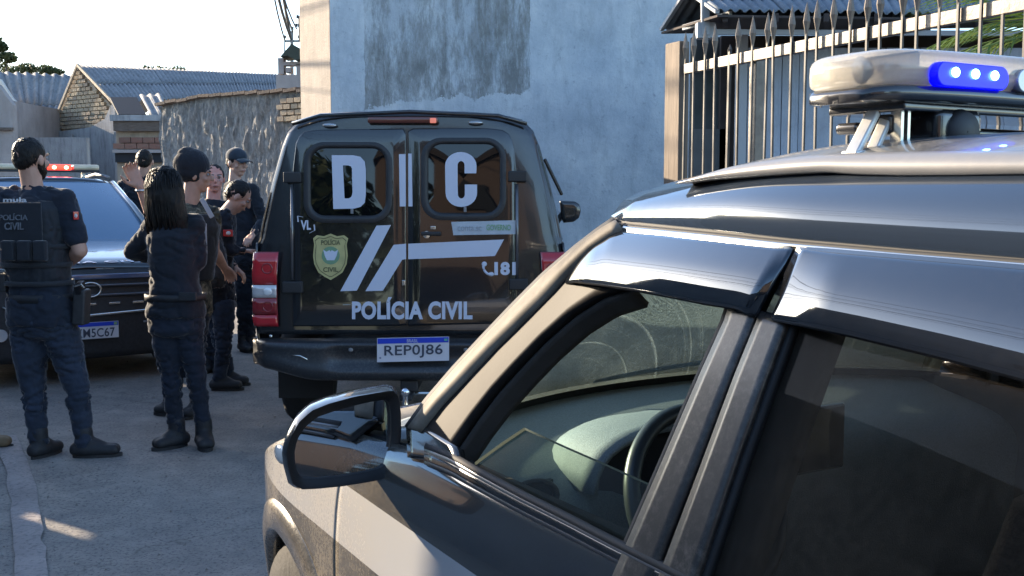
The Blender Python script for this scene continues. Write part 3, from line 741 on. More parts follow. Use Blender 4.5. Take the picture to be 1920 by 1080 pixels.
def m_paint(dk=.5, crough=.15, stripe=True):
    t = NT('dusty_black_paint'); vec = t.coord('Object'); f = t.noise(vec, 3.5, 6, .7); g = t.noise(vec, 150, 4, .7); fl = t.noise(vec, 900, 1, .5)
    dust = t.math('MULTIPLY', t.ramp(f, [(.35,.3),(.7,1.0)]), t.ramp(g, [(.35,.4),(.7,1.0)]))
    sy = t.N('ShaderNodeSeparateXYZ'); t.L(vec, sy.inputs[0])
    grad = t.N('ShaderNodeMapRange'); grad.inputs['From Min'].default_value = .45; grad.inputs['From Max'].default_value = 1.15; grad.inputs['To Min'].default_value = .16; t.L(sy.outputs[1], grad.inputs['Value'])
    if stripe: dust = t.math('MULTIPLY', dust, grad.outputs[0])
    base = t.ramp(fl, [(.3,(.012,.014,.018)),(.7,(.022,.025,.03))])
    if stripe:   # pale livery band running down the front door and fender
        sx = t.N('ShaderNodeSeparateXYZ'); t.L(vec, sx.inputs[0])
        e = t.math('SUBTRACT', sx.outputs[2], t.math('ADD', .705, t.math('MULTIPLY', sx.outputs[1], .03)))
        inz = t.math('MULTIPLY', t.math('GREATER_THAN', e, 0.0), t.math('LESS_THAN', e, .135))
        base = t.mix(inz, base, (.40,.41,.43))
    c = t.mix(t.math('MULTIPLY', dust, dk), base, (.44,.37,.26))
    r = t.math('ADD', .12, t.math('MULTIPLY', dust, .4))
    p_ = t.bsdf(c, r, metal=0.0, coat=1.0, coat_rough=t.math('MULTIPLY', dust, crough)); p_.inputs['IOR'].default_value = 1.7; p_.inputs['Coat IOR'].default_value = 1.75; return t.m
mpaintc = m_paint(.8, .22); mpillar = simple('sunglint_dusty_pillar', (.17,.15,.12), .6, coat=0, nscale=9, namp=.45, spec=.12);  # tan colour holds sun glints painted onto dusty black
def m_gloss(name, col, dustamt=.25, rough=.12, coat=1.0, coatr=.02, wav=0.0, dc=(.35,.3,.25), ior=None):
    t = NT(name); vec = t.coord('Object'); f = t.noise(vec, 5, 6, .7); g = t.noise(vec, 70, 5, .8)
    dust = t.math('MULTIPLY', t.ramp(f, [(.35,.1),(.7,1.0)]), t.ramp(g, [(.45,.05),(.72,1.0)]))
    c = t.mix(t.math('MULTIPLY', dust, dustamt), col, dc)
    nm = None
    if wav: nm = t.bump(t.noise(vec, 3.0, 2, .4), wav, .02)
    p_ = t.bsdf(c, rough, 0, coat, nm, coat_rough=t.math('ADD', coatr, t.math('MULTIPLY', dust, .1)))
    if ior: p_.inputs['IOR'].default_value = ior; p_.inputs['Coat IOR'].default_value = ior; p_.inputs['Specular Tint'].default_value = (.8,.9,1,1); p_.inputs['Coat Tint'].default_value = (.93,.97,1,1)  # reflections tinted blue to stand for a bluer sky
    return t.m
mroofp = m_gloss('roof_paint', (.03,.036,.046), .02, .1, 1.0, .012, .012, ior=1.95)
mblackgl = m_gloss('gloss_black_trim', (.012,.012,.013), .12, .2)
mvisor = m_gloss('visor_acrylic', (.01,.011,.014), .03, .05, 1.0, .008, .05, ior=1.62)
mpil = m_gloss('dusty_black_pillar', (.02,.018,.017), .42, .38, .35, .2)
mrub = simple('rubber', (.014,.014,.015), .7)
mblk = simple('black_plastic', (.025,.025,.027), .55, nscale=40, namp=.3)
mchrome = simple('satin_silver', (.62,.61,.58), .22, .95)
mdash = simple('dashboard_grain', (.2,.23,.245), .62, nscale=260, namp=.2, bump=.25, bscale=400)
mseat = simple('dark_seat_cloth', (.05,.043,.037), .9, nscale=120, namp=.4, bump=.3, bscale=200)
mcab = simple('cabin_trim', (.055,.05,.045), .85, nscale=30)
mhead = simple('grey_headliner', (.3,.29,.27), .9)
def arcs(t, vec):
    # wiper rings around a point low on the screen
    mp = t.N('ShaderNodeMapping'); mp.inputs['Location'].default_value = (.38,-1.0,-.93); t.L(vec, mp.inputs[0])
    ln = t.N('ShaderNodeVectorMath', operation='LENGTH'); t.L(mp.outputs[0], ln.inputs[0])
    w = t.N('ShaderNodeTexWave', wave_type='BANDS', bands_direction='X'); w.inputs['Scale'].default_value = 7; w.inputs['Distortion'].default_value = .6; w.inputs['Detail'].default_value = 3; w.inputs['Detail Scale'].default_value = 2
    cx = t.N('ShaderNodeCombineXYZ'); t.L(ln.outputs['Value'], cx.inputs[0]); t.L(cx.outputs[0], w.inputs['Vector'])
    n = t.noise(cx.outputs[0], 60, 6, .8)
    return t.math('MULTIPLY', t.math('MULTIPLY', t.ramp(n, [(.5,.0),(.6,.27),(.7,.08)]), t.ramp(t.noise(vec, 6, 5, .75), [(.35,.15),(.6,1.0)])), t.ramp(w.outputs['Fac'], [(.3,.25),(.9,1.0)]))
mwind = glass('windscreen_glass', (.62,.8,.74), .0, 1.5, .13, (.40,.52,.50), 3, arcs)
mdoorgl = glass('door_glass', (.62,.68,.62), .0, 1.55, .07, (.6,.58,.5), 5, gain=1.6)
mtint = glass('tinted_glass', (.42,.4,.385), .0, 1.4, .24, (.34,.28,.22), 4, gain=.22)
mmirror = simple('mirror_silver', (.82,.85,.88), .01, 1.0)

AY = 2.0 - .62    # front axle
AXF, AXR, RA = 1.36, -1.24, .325
def zlow(y):
    z = .235
    for ax in (AXF, AXR):
        d = abs(y-ax)
        if d < RA: z = max(z, .31+sqrt(RA*RA-d*d))
    return z
def zsh(y):    # top edge of the side skin
    if y > .66: return interp([(.66,1.0),(1.0,.965),(1.3,.90),(1.6,.80),(1.85,.69),(2.13,.55)], y)
    if y < -1.5: return interp([(-2.15,.95),(-1.5,1.01)], y)
    return 1.0 + .01*0
def seamF(z): return .87 + (.10 if z < .8 else 0.10) - .16*(z-.8) if z > .8 else .97+(.8-z)*.05
def seamB(z): return -.10 - .02*(z-1)
def seamR(z): return -1.0 + .3*sstep(.8,.3,z)*.6
def panel(name, yl, yr, ztop=zsh, zbot=zlow, n=40, m=22, off=0.0, mat=mpaintc, solid=.006):
    rows = []
    for i in range(n+1):
        s = i/n; row = []
        for j in range(m+1):
            t = j/m; yc = lerp(yl(.6), yr(.6), s)
            for _ in range(3):
                z = lerp(zbot(yc), ztop(yc), t); yc = lerp(yl(z), yr(z), s)
            z = lerp(zbot(yc), ztop(yc), t)
            row.append(V((-(hw(yc, z)+off), yc, z)))
        rows.append(row)
    o = MB().quadgrid(rows).build(name, mat, car, smooth=True, solid=solid); return o
c_ = lambda v: (lambda z: v)
g = .0025
fen = panel('front_fender', lambda z: seamF(z)+g, c_(2.12), n=70); mirrorx(fen)
# lip of the wheel arch: a raised rolled edge
def archlip(ax, mat):
    m = MB(); rows = []
    for i in range(41):
        a = pi*(-.02+1.04*i/40); row = []
        for rr, of in ((RA-.004,-.03),(RA-.002,.004),(RA+.010,.014),(RA+.05,.016),(RA+.075,.012),(RA+.085,.001)):
            y = ax+rr*cos(a); z = max(.235, .31+rr*sin(a)); row.append(V((-(hw(y, z)+of), y, z)))
        rows.append(row)
    return m.quadgrid(rows).build('wheel_arch', mat, car, smooth=True)
for ax in (AXF, AXR): mirrorx(archlip(ax, mpaintc))
fd = panel('front_door', lambda z: seamB(z)+g, lambda z: seamF(z)-g); mirrorx(fd)
rd = panel('rear_door', lambda z: seamR(z)+g, lambda z: seamB(z)-g); mirrorx(rd)
qp = panel('quarter_panel', c_(-2.15), lambda z: seamR(z)-g); mirrorx(qp)
# dark structure under seams
for s in (1,):
    o = panel('inner_shell', c_(-2.1), c_(2.08), off=-.016, mat=mrub, n=60, m=8, solid=0); mirrorx(o)
# sill line crease on doors: slim moulding
# hood
rows = []
for i in range(31):
    y = lerp(.98, 2.12, i/30); w = hw(y, zsh(y)); row = []
    for j in range(25):
        s = -1+2*j/24; yy = y - (.0 if y > 1.3 else 0); x = s*w
        z = zsh(y)+.065*(1-abs(s)**2.6)
        yb_ = y + .06*(1-s*s)*sstep(1.2,.98,y) + .04*(1-s*s)*sstep(1.9,2.12,y)
        row.append(V((x, yb_, z)))
    rows.append(row)
MB().quadgrid(rows).build('hood', mpaintc, car, smooth=True, solid=.006)
# cowl
rows = []
for i in range(4):
    row = []
    for j in range(17):
        s = -1+2*j/16; y = lerp(.80, 1.0, i/3) + .06*(1-s*s)+.14*(1-abs(s)**3)*(1-i/3); row.append(V((s*hw(.9,1.0)*.985, y, .985+.03*(1-s*s)+.02*i/3-.012)))
    rows.append(row)
MB().quadgrid(rows).build('cowl', simple('sunlit_dusty_cowl', (.16,.145,.12), .7, nscale=20, namp=.4), car, smooth=True, solid=.004)  # tan instead of black plastic, painting the sunlit, dusty strip
# front fascia
rows = []
for i in range(17):
    z = lerp(.22, zsh(2.12), i/16); row = []
    for j in range(33):
        s = -1+2*j/32; w = hw(2.12, min(z, .74))
        row.append(V((s*w, 2.115+.05*(1-s*s)+.05*sin(pi*min(1,(z-.2)/.5)), z)))
    rows.append(row)
MB().quadgrid(rows).build('front_bumper', mpaintc, car, smooth=True, solid=.006)
MB().box((0,2.23,.52), (.9,.03,.22)).build('grille', mblk, car, bevel=.02)
hl = MB().box((-.42,2.15,.56), (.2,.05,.07)).build('headlight', mchrome, car, bevel=.02); mirrorx(hl)
# rear
rows = []
for i in range(21):
    z = lerp(.25, 1.0, i/20); rows.append([V((( -1+2*j/20)*hw(-2.15,z), -2.15-.06*(1-((-1+2*j/20)**2)), z)) for j in range(21)])
MB().quadgrid(rows).build('rear_bumper', mpaintc, car, smooth=True, solid=.006)
tl = MB().box((-.62,-2.19,.92), (.2,.06,.14)).build('tail_light', simple('red_lens', (.4,.02,.02), .15, coat=1), car, bevel=.01); mirrorx(tl)
# underside
MB().box((0,-.1,.22), (1.56,3.9,.06)).build('underbody', mblk, car)
# wheels
mtyre = simple('tyre', (.02,.02,.021), .85, nscale=60, bump=.4); mrim = simple('wheel_rim', (.42,.42,.43), .3, .9)
def wheel(parent, x, y, r, w, side):
    t = MB().lathe([(r*.62,-w/2),(r*.93,-w/2),(r,-w/2+.03),(r,w/2-.03),(r*.93,w/2),(r*.62,w/2),(r*.6,0),(r*.62,-w/2)], (x,y,r), 'x', 40).build('wheel', mtyre, parent, smooth=True)
    m = MB().lathe([(r*.64,0),(r*.6,.03*side),(r*.56,.0),(r*.55,-.03*side)], (x+side*(w/2-.03),y,r), 'x', 40)
    m.lathe([(.001,.03*side),(.06,.028*side),(.07,.0)], (x+side*(w/2-.04),y,r), 'x', 16)
    for k in range(5):
        a = 2*pi*k/5+.3; m.bar((x+side*(w/2-.035),y+.05*cos(a),r+.05*sin(a)), (x+side*(w/2-.03),y+r*.6*cos(a),r+r*.6*sin(a)), .05, .025)
    m.build('rim', mrim, t, smooth=False)
    MB().lathe([(.001,0),(r*.58,0)], (x+side*(w/2-.1),y,r), 'x', 30).build('brake_disc', mblk, t)
    return t
for ax in (AXF, AXR):
    for s in (-1,1): wheel(car, s*.735, ax, .305, .205, s)
# ---------- greenhouse, traced in the picture and laid on the real side surface ----------
# A pillar outer (tan, sun glints painted in): between its outer (windscreen) edge and the black inner frame
A_out = [(762,800),(800,748),(850,690),(900,636),(960,573),(1020,513),(1080,462),(1122,430),(1152,410)]
A_mid = [(792,808),(830,760),(880,708),(930,655),(985,602),(1040,547),(1082,500),(1120,462),(1168,430)]
A_in  = [(838,870),(856,838),(892,785),(930,735),(975,685),(1020,638),(1075,590),(1130,555),(1185,538)]
m = MB(); loftpx(m, A_out, [(a+8,b+6) for a,b in A_out], 40, 2, .004); o = m.build('windscreen_trim', mrub, car, smooth=True, solid=.01); mirrorx(o)
A_o2 = [(a+9,b+6) for a,b in A_out[:-1]]+[(1160,420)]
m = MB(); loftpx(m, A_o2, A_mid, 40, 5, 0, lambda s,t: .004+.010*sin(pi*t)); o = m.build('front_pillar', mpillar, car, smooth=True, solid=.02); mirrorx(o)
m = MB(); loftpx(m, A_mid, A_in, 40, 6, 0, lambda s,t: .000-.012*t); o = m.build('window_frame', simple('matt_frame_black', (.018,.016,.015), .55, spec=.12, nscale=12, namp=.4), car, smooth=True, solid=.02); mirrorx(o)
# inner pillar trim
m = MB(); loftpx(m, [(a+4,b+6) for a,b in A_in], [(a+30,b+34) for a,b in A_in], 30, 4, 0, lambda s,t: -.02-.05*t); o = m.build('pillar_trim', mcab, car, smooth=True, solid=.01); mirrorx(o)
# sail panel / mirror base area
sail = [(770,792),(800,800),(840,800),(872,835),(868,880),(838,872),(800,868),(778,850)]
m = MB(); loftpx(m, [(768,800),(800,800),(862,840)], [(772,860),(812,866),(872,886)], 10, 5, .0); o = m.build('mirror_base', mblackgl, car, smooth=True, solid=.02); mirrorx(o)
# belt mouldings
bt = [(800,838),(850,858),(900,887),(980,930),(1060,970),(1150,1017),(1240,1062),(1330,1108),(1480,1186),(1640,1270)]
def strip(name, mat, o0, o1, off, edge=.004):
    m = MB(); loftpx(m, [(a,b+o0) for a,b in bt], [(a,b+o1) for a,b in bt], 60, 5, 0, lambda s,t: off+edge*sin(pi*t)); o = m.build(name, mat, car, smooth=True, solid=.012); mirrorx(o); return o
strip('window_seal', mrub, -4, 3, .004)
strip('belt_moulding', simple('belt_silver', (.24,.24,.25), .35, .8), 4, 9, .004, .002)
strip('belt_moulding', mblackgl, 9, 27, .003, .002)
strip('belt_moulding', simple('belt_silver2', (.16,.16,.165), .4, .8), 27, 29, .003, .001)
# gutter / side roof rail line
gut = [(1148,412),(1170,420),(1240,427),(1330,436),(1420,446),(1485,453),(1600,463),(1700,472),(1800,480),(1920,490),(2100,503),(2500,530)]
m = MB(); loftpx(m, [(a,b-5) for a,b in gut], [(a,b+9) for a,b in gut], 70, 4, 0, lambda s,t: .002-.012*sin(pi*t)); o = m.build('roof_gutter', mrub, car, smooth=True, solid=.012); mirrorx(o)
m = MB(); loftpx(m, [(a,b+6) for a,b in gut], [(a,b+11) for a,b in gut], 70, 3, 0, lambda s,t: .006); o = m.build('gutter_trim', mchrome, car, smooth=True, solid=.006); mirrorx(o)
# centre pillar strips
Ft = [(1372,560),(1370,590),(1320,700),(1255,850),(1168,1050),(1120,1160)]; Fb = [(1425,580),(1418,602),(1378,700),(1315,865),(1235,1068),(1190,1180)]
m = MB(); loftpx(m, Ft, Fb, 30, 4, .004); o = m.build('door_frame', mpil, car, smooth=True, solid=.014); mirrorx(o)
Rt = [(1430,585),(1424,606),(1384,704),(1322,870),(1243,1078),(1198,1185)]; Rb = [(1480,600),(1474,618),(1442,704),(1384,866),(1310,1086),(1270,1190)]
m = MB(); loftpx(m, Rt, Rb, 30, 4, .004); o = m.build('door_frame', mpil, car, smooth=True, solid=.014); mirrorx(o)
m = MB(); loftpx(m, Rb, [(a+18,b+4) for a,b in Rb], 30, 3, -.006); o = m.build('window_seal', mrub, car, smooth=True, solid=.012); mirrorx(o)
m = MB(); loftpx(m, [(a+2,b) for a,b in Ft], [(a-8,b) for a,b in Ft], 30, 2, -.008); o = m.build('window_seal', mrub, car, smooth=True, solid=.012); mirrorx(o)
# upper door frames behind the visors
m = MB(); loftpx(m, [(1160,424),(1300,440),(1485,460),(1700,476),(1920,494),(2500,534)], [(1130,480),(1260,492),(1470,520),(1700,545),(1920,570),(2500,640)], 50, 3, -.004); o = m.build('upper_frame', mrub, car, smooth=True, solid=.015); mirrorx(o)
# rain visors: stand proud at their lower edge
def vis(top, bot, lift, n=50):
    m = MB(); loftpx(m, top, bot, n, 10, 0, lambda s,t: .007+lift*sin(.76*pi*t)*(min(1,s*9+.15))*(min(1,(1-s)*12+.3))); return m
v1 = vis([(1085,470),(1150,428),(1176,431),(1250,438),(1330,447),(1420,457),(1478,463),(1488,468)], [(1060,532),(1080,530),(1130,537),(1190,547),(1260,560),(1320,572),(1372,580),(1418,596)], .022)
o = v1.build('front_visor', mvisor, car, smooth=True, solid=.004); mirrorx(o)
v2 = vis([(1497,462),(1580,469),(1700,479),(1800,487),(1920,497),(2120,512),(2300,540)], [(1433,598),(1500,612),(1600,634),(1760,673),(1920,716),(2120,775),(2320,840)], .026)
o = v2.build('rear_visor', mvisor, car, smooth=True, solid=.004); mirrorx(o)
# glass
gA = [(868,888),(905,858),(945,829),(985,804)]; 
top_e = [(985,804),(1060,838),(1140,873),(1228,913)]; bot_e = [(868,895),(960,945),(1060,1000),(1175,1058)]
m = MB(); loftpx(m, top_e, bot_e, 20, 12, -.016); dg = m.build('window_glass', mdoorgl, car, smooth=True, label='half lowered door glass')
m = MB(); loftpx(m, [(a-1,b-2) for a,b in top_e], [(a+1,b+3) for a,b in top_e], 20, 1, -.013); m.build('glass_edge', simple('glass_edge', (.05,.065,.05), .8, spec=.1), dg, solid=.002)
m = MB(); loftpx(m, [(983,802),(945,827),(905,856),(866,886)], [(987,806),(949,831),(909,860),(870,890)], 12, 1, -.013); m.build('glass_edge', simple('glass_edge', (.03,.04,.03), .85, spec=.05), dg, solid=.001)
m = MB(); loftpx(m, [(1130,470),(1240,480),(1470,515)], [(872,890),(1000,960),(1172,1050)], 16, 14, -.016); o = m.build('window_glass', mdoorgl, car, smooth=True)
c2 = mirrorx(o); bpy.data.objects.remove(o)
m = MB(); loftpx(m, [(1484,560),(1700,590),(1920,640),(2300,720),(2600,800)], [(1275,1190),(1400,1260),(1600,1370),(2000,1580),(2300,1720)], 30, 20, -.012); o = m.build('window_glass', mtint, car, smooth=True); mirrorx(o)
# roof skin: from gutter up to the rail and across
Arow = [S(a, b-4, .0) for a, b in [(p.x, p.y) for p in resample(gut, 60)]]
def m_roof():
    t = NT('roof_paint_dusty_top'); vec = t.coord('Object'); f = t.noise(vec, 6, 6, .7); g_ = t.noise(vec, 160, 4, .8); sx = t.N('ShaderNodeSeparateXYZ'); t.L(vec, sx.inputs[0])
    mr_ = t.N('ShaderNodeMapRange'); mr_.inputs['From Min'].default_value = 1.52; mr_.inputs['From Max'].default_value = 1.56; t.L(sx.outputs[2], mr_.inputs['Value'])
    d_ = t.math('MULTIPLY', mr_.outputs[0], t.math('MULTIPLY', t.ramp(f, [(.3,.55),(.65,1.0)]), t.ramp(g_, [(.35,.6),(.65,1.0)])))
    p_ = t.bsdf(t.mix(d_, (.025,.032,.045), (.24,.22,.19)), t.math('ADD', .1, t.math('MULTIPLY', d_, .5)), coat=t.math('SUBTRACT', 1.0, t.math('MULTIPLY', d_, .8)), coat_rough=.012)
    p_.inputs['IOR'].default_value = 1.6; p_.inputs['Coat IOR'].default_value = 1.6; p_.inputs['Coat Tint'].default_value = (.85,.93,1,1); return t.m  # blue coat tint stands in for bluer sky reflections
mroofp = m_roof()
rows = []
yR = [p.y for p in Arow]
for p in Arow:
    y = p.y; zc = 1.590-.085*sstep(-.05,.6,y)-.02*sstep(-.9,-2.0,y)-.05*max(0,(y-.35))
    row = []; W0 = -p.x
    for j in range(33):
        s = -1+2*j/32; a = abs(s)
        x = s*W0; z = p.z + (zc-p.z)*(1-a**3.4)**.6
        row.append(V((x, y+.10*(1-s*s)*sstep(-.2,.5,y), z)))
    rows.append(row)
roof_rows = rows
def roofz(x, y):
    best = min(range(len(rows)), key=lambda i: abs(rows[i][16].y-.1*sstep(-.2,.5,y)-y)); r_ = rows[best]
    return interp([(q.x, q.z) for q in r_], x)
MB().quadgrid(rows).build('roof', mroofp, car, smooth=True, solid=.008)
# lining
rows2 = [[V((q.x*.97, q.y, q.z-.035)) for q in r_] for r_ in rows]
MB().quadgrid(rows2).build('headliner', mhead, car, smooth=True, solid=.004)
# windscreen
top = rows[0]; rowsw = []
bL = S(768, 806, -.005)
for i in range(15):
    t = i/14; row = []
    for j in range(33):
        s = -1+2*j/32; b_ = V((s*(-bL.x-.01), bL.y-.0+.24*(1-abs(s)**2.4), bL.z-.03-.015*s*s)); tp = top[j]
        e0_ = b_.lerp(tp, t); row.append(e0_+V((0,.03*sin(pi*t),.03*sin(pi*t)))*(1-s*s*.6))
    rowsw.append(row)
ws_ = MB().quadgrid(rowsw).build('windscreen', mwind, car, smooth=True)
MB().quadgrid([[p+V((0,-.006,-.002)) for p in rowsw[0]],[p.lerp(q,.75)+V((0,-.006,-.002)) for p,q in zip(rowsw[0],rowsw[1])]]).build('black_border', mrub, ws_, smooth=True)
MB().tube([V((-.25,.98,1.05)),V((.1,1.01,1.085)),V((.45,.97,1.06))], .008, 6).build('wiper', mblk, car, smooth=True)
# rear screen, tailgate & rear pillars
last = rows[-1]; yb0 = last[0].y
rr = []
for i in range(9):
    t = i/8; rr.append([last[j].lerp(V(((-1+2*j/32)*.80*plan(-2.1), -2.17-.03*(1-(-1+2*j/32)**2), 1.0)), t) for j in range(33)])
MB().quadgrid(rr).build('rear_screen', mtint, car, smooth=True)
m = MB(); rws = []
for i in range(9):
    t = i/8; a_ = last[0].lerp(V((-.80*plan(-2.1),-2.17,1.0)), t); z = a_.z; y0 = -1.25-.1*t
    rws.append([V((-(hw(lerp(a_.y,y0,k/6), z)-.001), lerp(a_.y, y0, k/6), z)) for k in range(7)])
o = m.quadgrid(rws).build('rear_pillar', mpaintc, car, smooth=True, solid=.01); mirrorx(o)
# ---- door card inside of near door top & far door
def cardpanel(y0, y1):
    rws = []
    for i in range(13):
        y = lerp(y0, y1, i/12); rws.append([V((-(hw(y,1.0)-.03), y, .985)), V((-(hw(y,1.0)-.055), y, .99)), V((-(hw(y,1.0)-.09), y, .965)), V((-(hw(y,1.0)-.11), y, .8)), V((-(hw(y,1.0)-.08), y, .4))])
    return MB().quadgrid(rws).build('door_trim', mcab, car, smooth=True, solid=.01)
o = cardpanel(-.1, .75); mirrorx(o); o = cardpanel(-1.1, -.12); mirrorx(o)
rws = [[V((-(hw(-.16-.06*(zz_-1), zz_)-.03), -.16-.06*(zz_-1)+dy, zz_)) for dy in (-.075,0,.075)] for zz_ in [.3+.07*k for k in range(17)]]
o = MB().quadgrid(rws).build('pillar_trim', mcab, car, smooth=True, solid=.03); mirrorx(o)
# floor
MB().box((0,-.2,.36), (1.4,2.4,.04)).build('floor_pan', mcab, car)
# ---- dashboard ----
rws = []
prof = [(0.00,1.000,.95),(.12,.985,.9),(.25,.965,.8),(.36,.945,.7),(.45,.925,.6),(.50,.89,.5),(.515,.84,.4),(.50,.70,.3),(.46,.5,.2)]
for k, (dy, z, _) in enumerate(prof):
    row = []
    for j in range(33):
        s = -1+2*j/32; yb_ = .93+.12*(1-abs(s)**2.5); row.append(V((s*.785, yb_-dy-.02*(s*s), z+.012*(1-s*s)*(1 if k < 6 else 0)-.01*(1-abs(s))*0)))
    rws.append(row)
MB().quadgrid(rws).build('dashboard', mdash, car, subsurf=1, solid=.01)
# instrument hood: half dome open to the rear
DX = -.37
rws = []
for i in range(9):
    y = lerp(.40, .72, i/8); sc = [1.0,1.02,1.02,1.0,.95,.86,.72,.5,.2][i]
    rws.append([V((DX+.19*sc*cos(pi*j/16)*(1), y+.05*abs(cos(pi*j/16)), .915+.125*sc*sin(pi*j/16)**.8)) for j in range(17)])
MB().quadgrid(rws).build('instrument_hood', mdash, car, smooth=True, solid=.012)
MB().box((DX,.52,.93), (.34,.02,.14)).build('instrument_panel', mdark, car, bevel=.01)
# air vent: oval ring with slats
vc = V((-.70,.455,.93))
m = MB(); m.ring(vc, .052, .008, 'y', 24, 6, Matrix.Scale(.62,3,(0,0,1))); m.build('air_vent', mblk, car, smooth=True)
MB().box(vc+V((0,.012,0)), (.1,.01,.055)).build('vent_grille', mdark, car)
# centre screen
MB().box((.02,.47,.95), (.24,.03,.15)).build('screen', mblackgl, car, bevel=.008)
# steering wheel
WC = V((DX,.34,.905)); MW = Matrix.Rotation(R(-24),3,'X')
sw = MB().ring(WC, .178, .0165, 'y', 56, 12, MW).build('steering_wheel', simple('wheel_leather', (.03,.033,.036), .38), car, smooth=True)
m = MB()
for a in (0, pi, -pi/2): m.bar(WC+MW@V((.05*cos(a),0.01,.05*sin(a))), WC+MW@V((.172*cos(a),0,.172*sin(a))), .045, .02)
m.build('spoke', mblk, sw, bevel=.006)
MB().ball(WC+MW@V((0,.0,0)), (.075,.03,.065), 16, 10, MW).build('hub', mblk, sw, smooth=True)
MB().tube([WC, WC+V((0,.2,-.1))], .035, 10).build('steering_column', mblk, car)
# seats
def seat(x, y):
    st = MB(); rws = []
    for i in range(17):
        t = i/16; z = .5+.62*t; yy = y-.05-.17*t; w = .235*(1-.25*max(0,t-.45)); th = .075*(1-.4*t)
        rws.append([V((x+w*cos(2*pi*k/20)*(1.0), yy+th*(sin(2*pi*k/20))*(1+.3*abs(cos(2*pi*k/20))), z)) for k in range(20)])
    b0 = st.quadgrid(rws, close_v=True); st.f.append(tuple(len(st.v)-20+k for k in range(20)))
    s_ = st.build('seat_back', mseat, car, smooth=True)
    MB().box((x,y+.17,.47), (.48,.5,.16)).build('seat_base', mseat, car, bevel=.05)
    MB().ball((x,y-.24,1.24), (.135,.05,.095), 16, 10).build('head_restraint', mseat, s_, smooth=True)
    m = MB(); m.tube([(x-.06,y-.235,1.17),(x-.06,y-.22,1.08)], .007, 6); m.tube([(x+.06,y-.235,1.17),(x+.06,y-.22,1.08)], .007, 6); m.build('restraint_post', mchrome, s_)
seat(-.37, -.22); seat(.37, -.22)
MB().box((0,-1.0,.47), (1.25,.5,.18)).build('rear_seat', mseat, car, bevel=.05)
m = MB(); m.box((0,-1.28,.78), (1.25,.14,.6), Matrix.Rotation(R(-14),3,'X')); m.build('rear_seat_back', mseat, car, bevel=.05)
# rear-view mirror
MB().box((0,.36,1.37), (.24,.03,.07)).build('interior_mirror', mblk, car, bevel=.012)
# ---- door mirror ----
# glass outline traced, laid on a plane facing back to the driver
MC = S(740, 830, .0); my = MC.y - .01
def MP(u, v, dy=0.0):
    d = ray(u, v); dl = V((-(CL.dot(d)), CF.dot(d), d.z)); c0 = to_car(V((0,0,CAMH)))
    nrm = V((.16,-1,0.03)).normalized(); p0 = V((-.95, my+dy, 1.0)); s = (p0-c0).dot(nrm)/dl.dot(nrm); return c0+dl*s
hs = [(536,872),(533,845),(540,820),(556,790),(580,768),(612,755),(660,742),(700,735),(732,730),(742,740),(747,770),(748,810),(744,850),(735,880),(722,894),(690,901),(640,909),(590,914),(560,915),(545,905)]
gs = [(548,868),(547,846),(553,822),(568,798),(592,778),(620,768),(664,755),(704,746),(728,743),(734,752),(737,780),(737,815),(732,850),(725,873),(714,882),(686,889),(640,897),(596,902),(566,902),(553,892)]
hs = [(p.x,p.y) for p in resample(hs+[hs[0]], 61)[:-1]]; gs = [(643+(p.x-643)*.955,826+(p.y-826)*.93) for p in resample(gs+[gs[0]], 61)[:-1]]
ho_ = [MP(u,v) for u,v in hs]; gi = [MP(u,v,.006) for u,v in gs]; N_ = len(hs)
cen = sum(ho_, V((0,0,0)))/N_
rws = [[p+V((0,.02,0)) for p in gi], [p+V((0,-.003,0)) for p in gi], [p+V((0,-.012,0)) for p in ho_]]
for k, (sc, dy) in enumerate(((1.03,.004),(1.04,.03),(.98,.07),(.82,.11),(.5,.14),(.15,.15))):
    rws.append([cen+(p-cen)*sc+V((.012*k,dy,0)) for p in ho_])
dm = MB().quadgrid(rws[2:], close_v=True).build('door_mirror', mblackgl, car, smooth=True)
MB().quadgrid([rws[0],rws[1]], close_v=True).build('mirror_bezel', mblk, dm, smooth=False)
MB().quadgrid([rws[1],[lerp(1,0,.5)*p+.5*q+V((0,-.004,0)) for p,q in zip(rws[1],rws[2])],rws[2]], close_v=True).build('mirror_bezel', simple('bezel_black', (.012,.012,.013), .5), dm, smooth=True)
MB().poly([p+V((0,.004,0)) for p in gi]).build('mirror_glass', mmirror, dm)
a_ = MP(515,850,.05); b_ = MP(528,838,.05)
m = MB(); m.ball(MP(527,852,.03), (.008,.035,.018), 10, 8); m.build('turn_signal', simple('clear_lens', (.75,.73,.68), .15, coat=1), dm, smooth=True)
arm0 = MP(742,850,.04); m = MB()
rws = []
for i in range(7):
    t = i/6; c = MP(lerp(735,815,t), lerp(845,842,t), .03)+V((0,.02*t,0)); 
    rws.append([c+V((0,.045*cos(2*pi*k/12),(.05+.0*t)*sin(2*pi*k/12))) for k in range(12)])
m.quadgrid(rws, close_v=True).build('mirror_arm', mblackgl, dm, smooth=True)
mo = mirrorx(dm, 'door_mirror.001'); mo.data.materials.clear(); mo.data.materials.append(mblackgl)
# rear door handle and front door handle
for y in (.0, -.95):
    o = MB().box((-(.888), y, .86), (.03,.18,.035)).build('door_handle', mpaintc, car, bevel=.012); mirrorx(o)
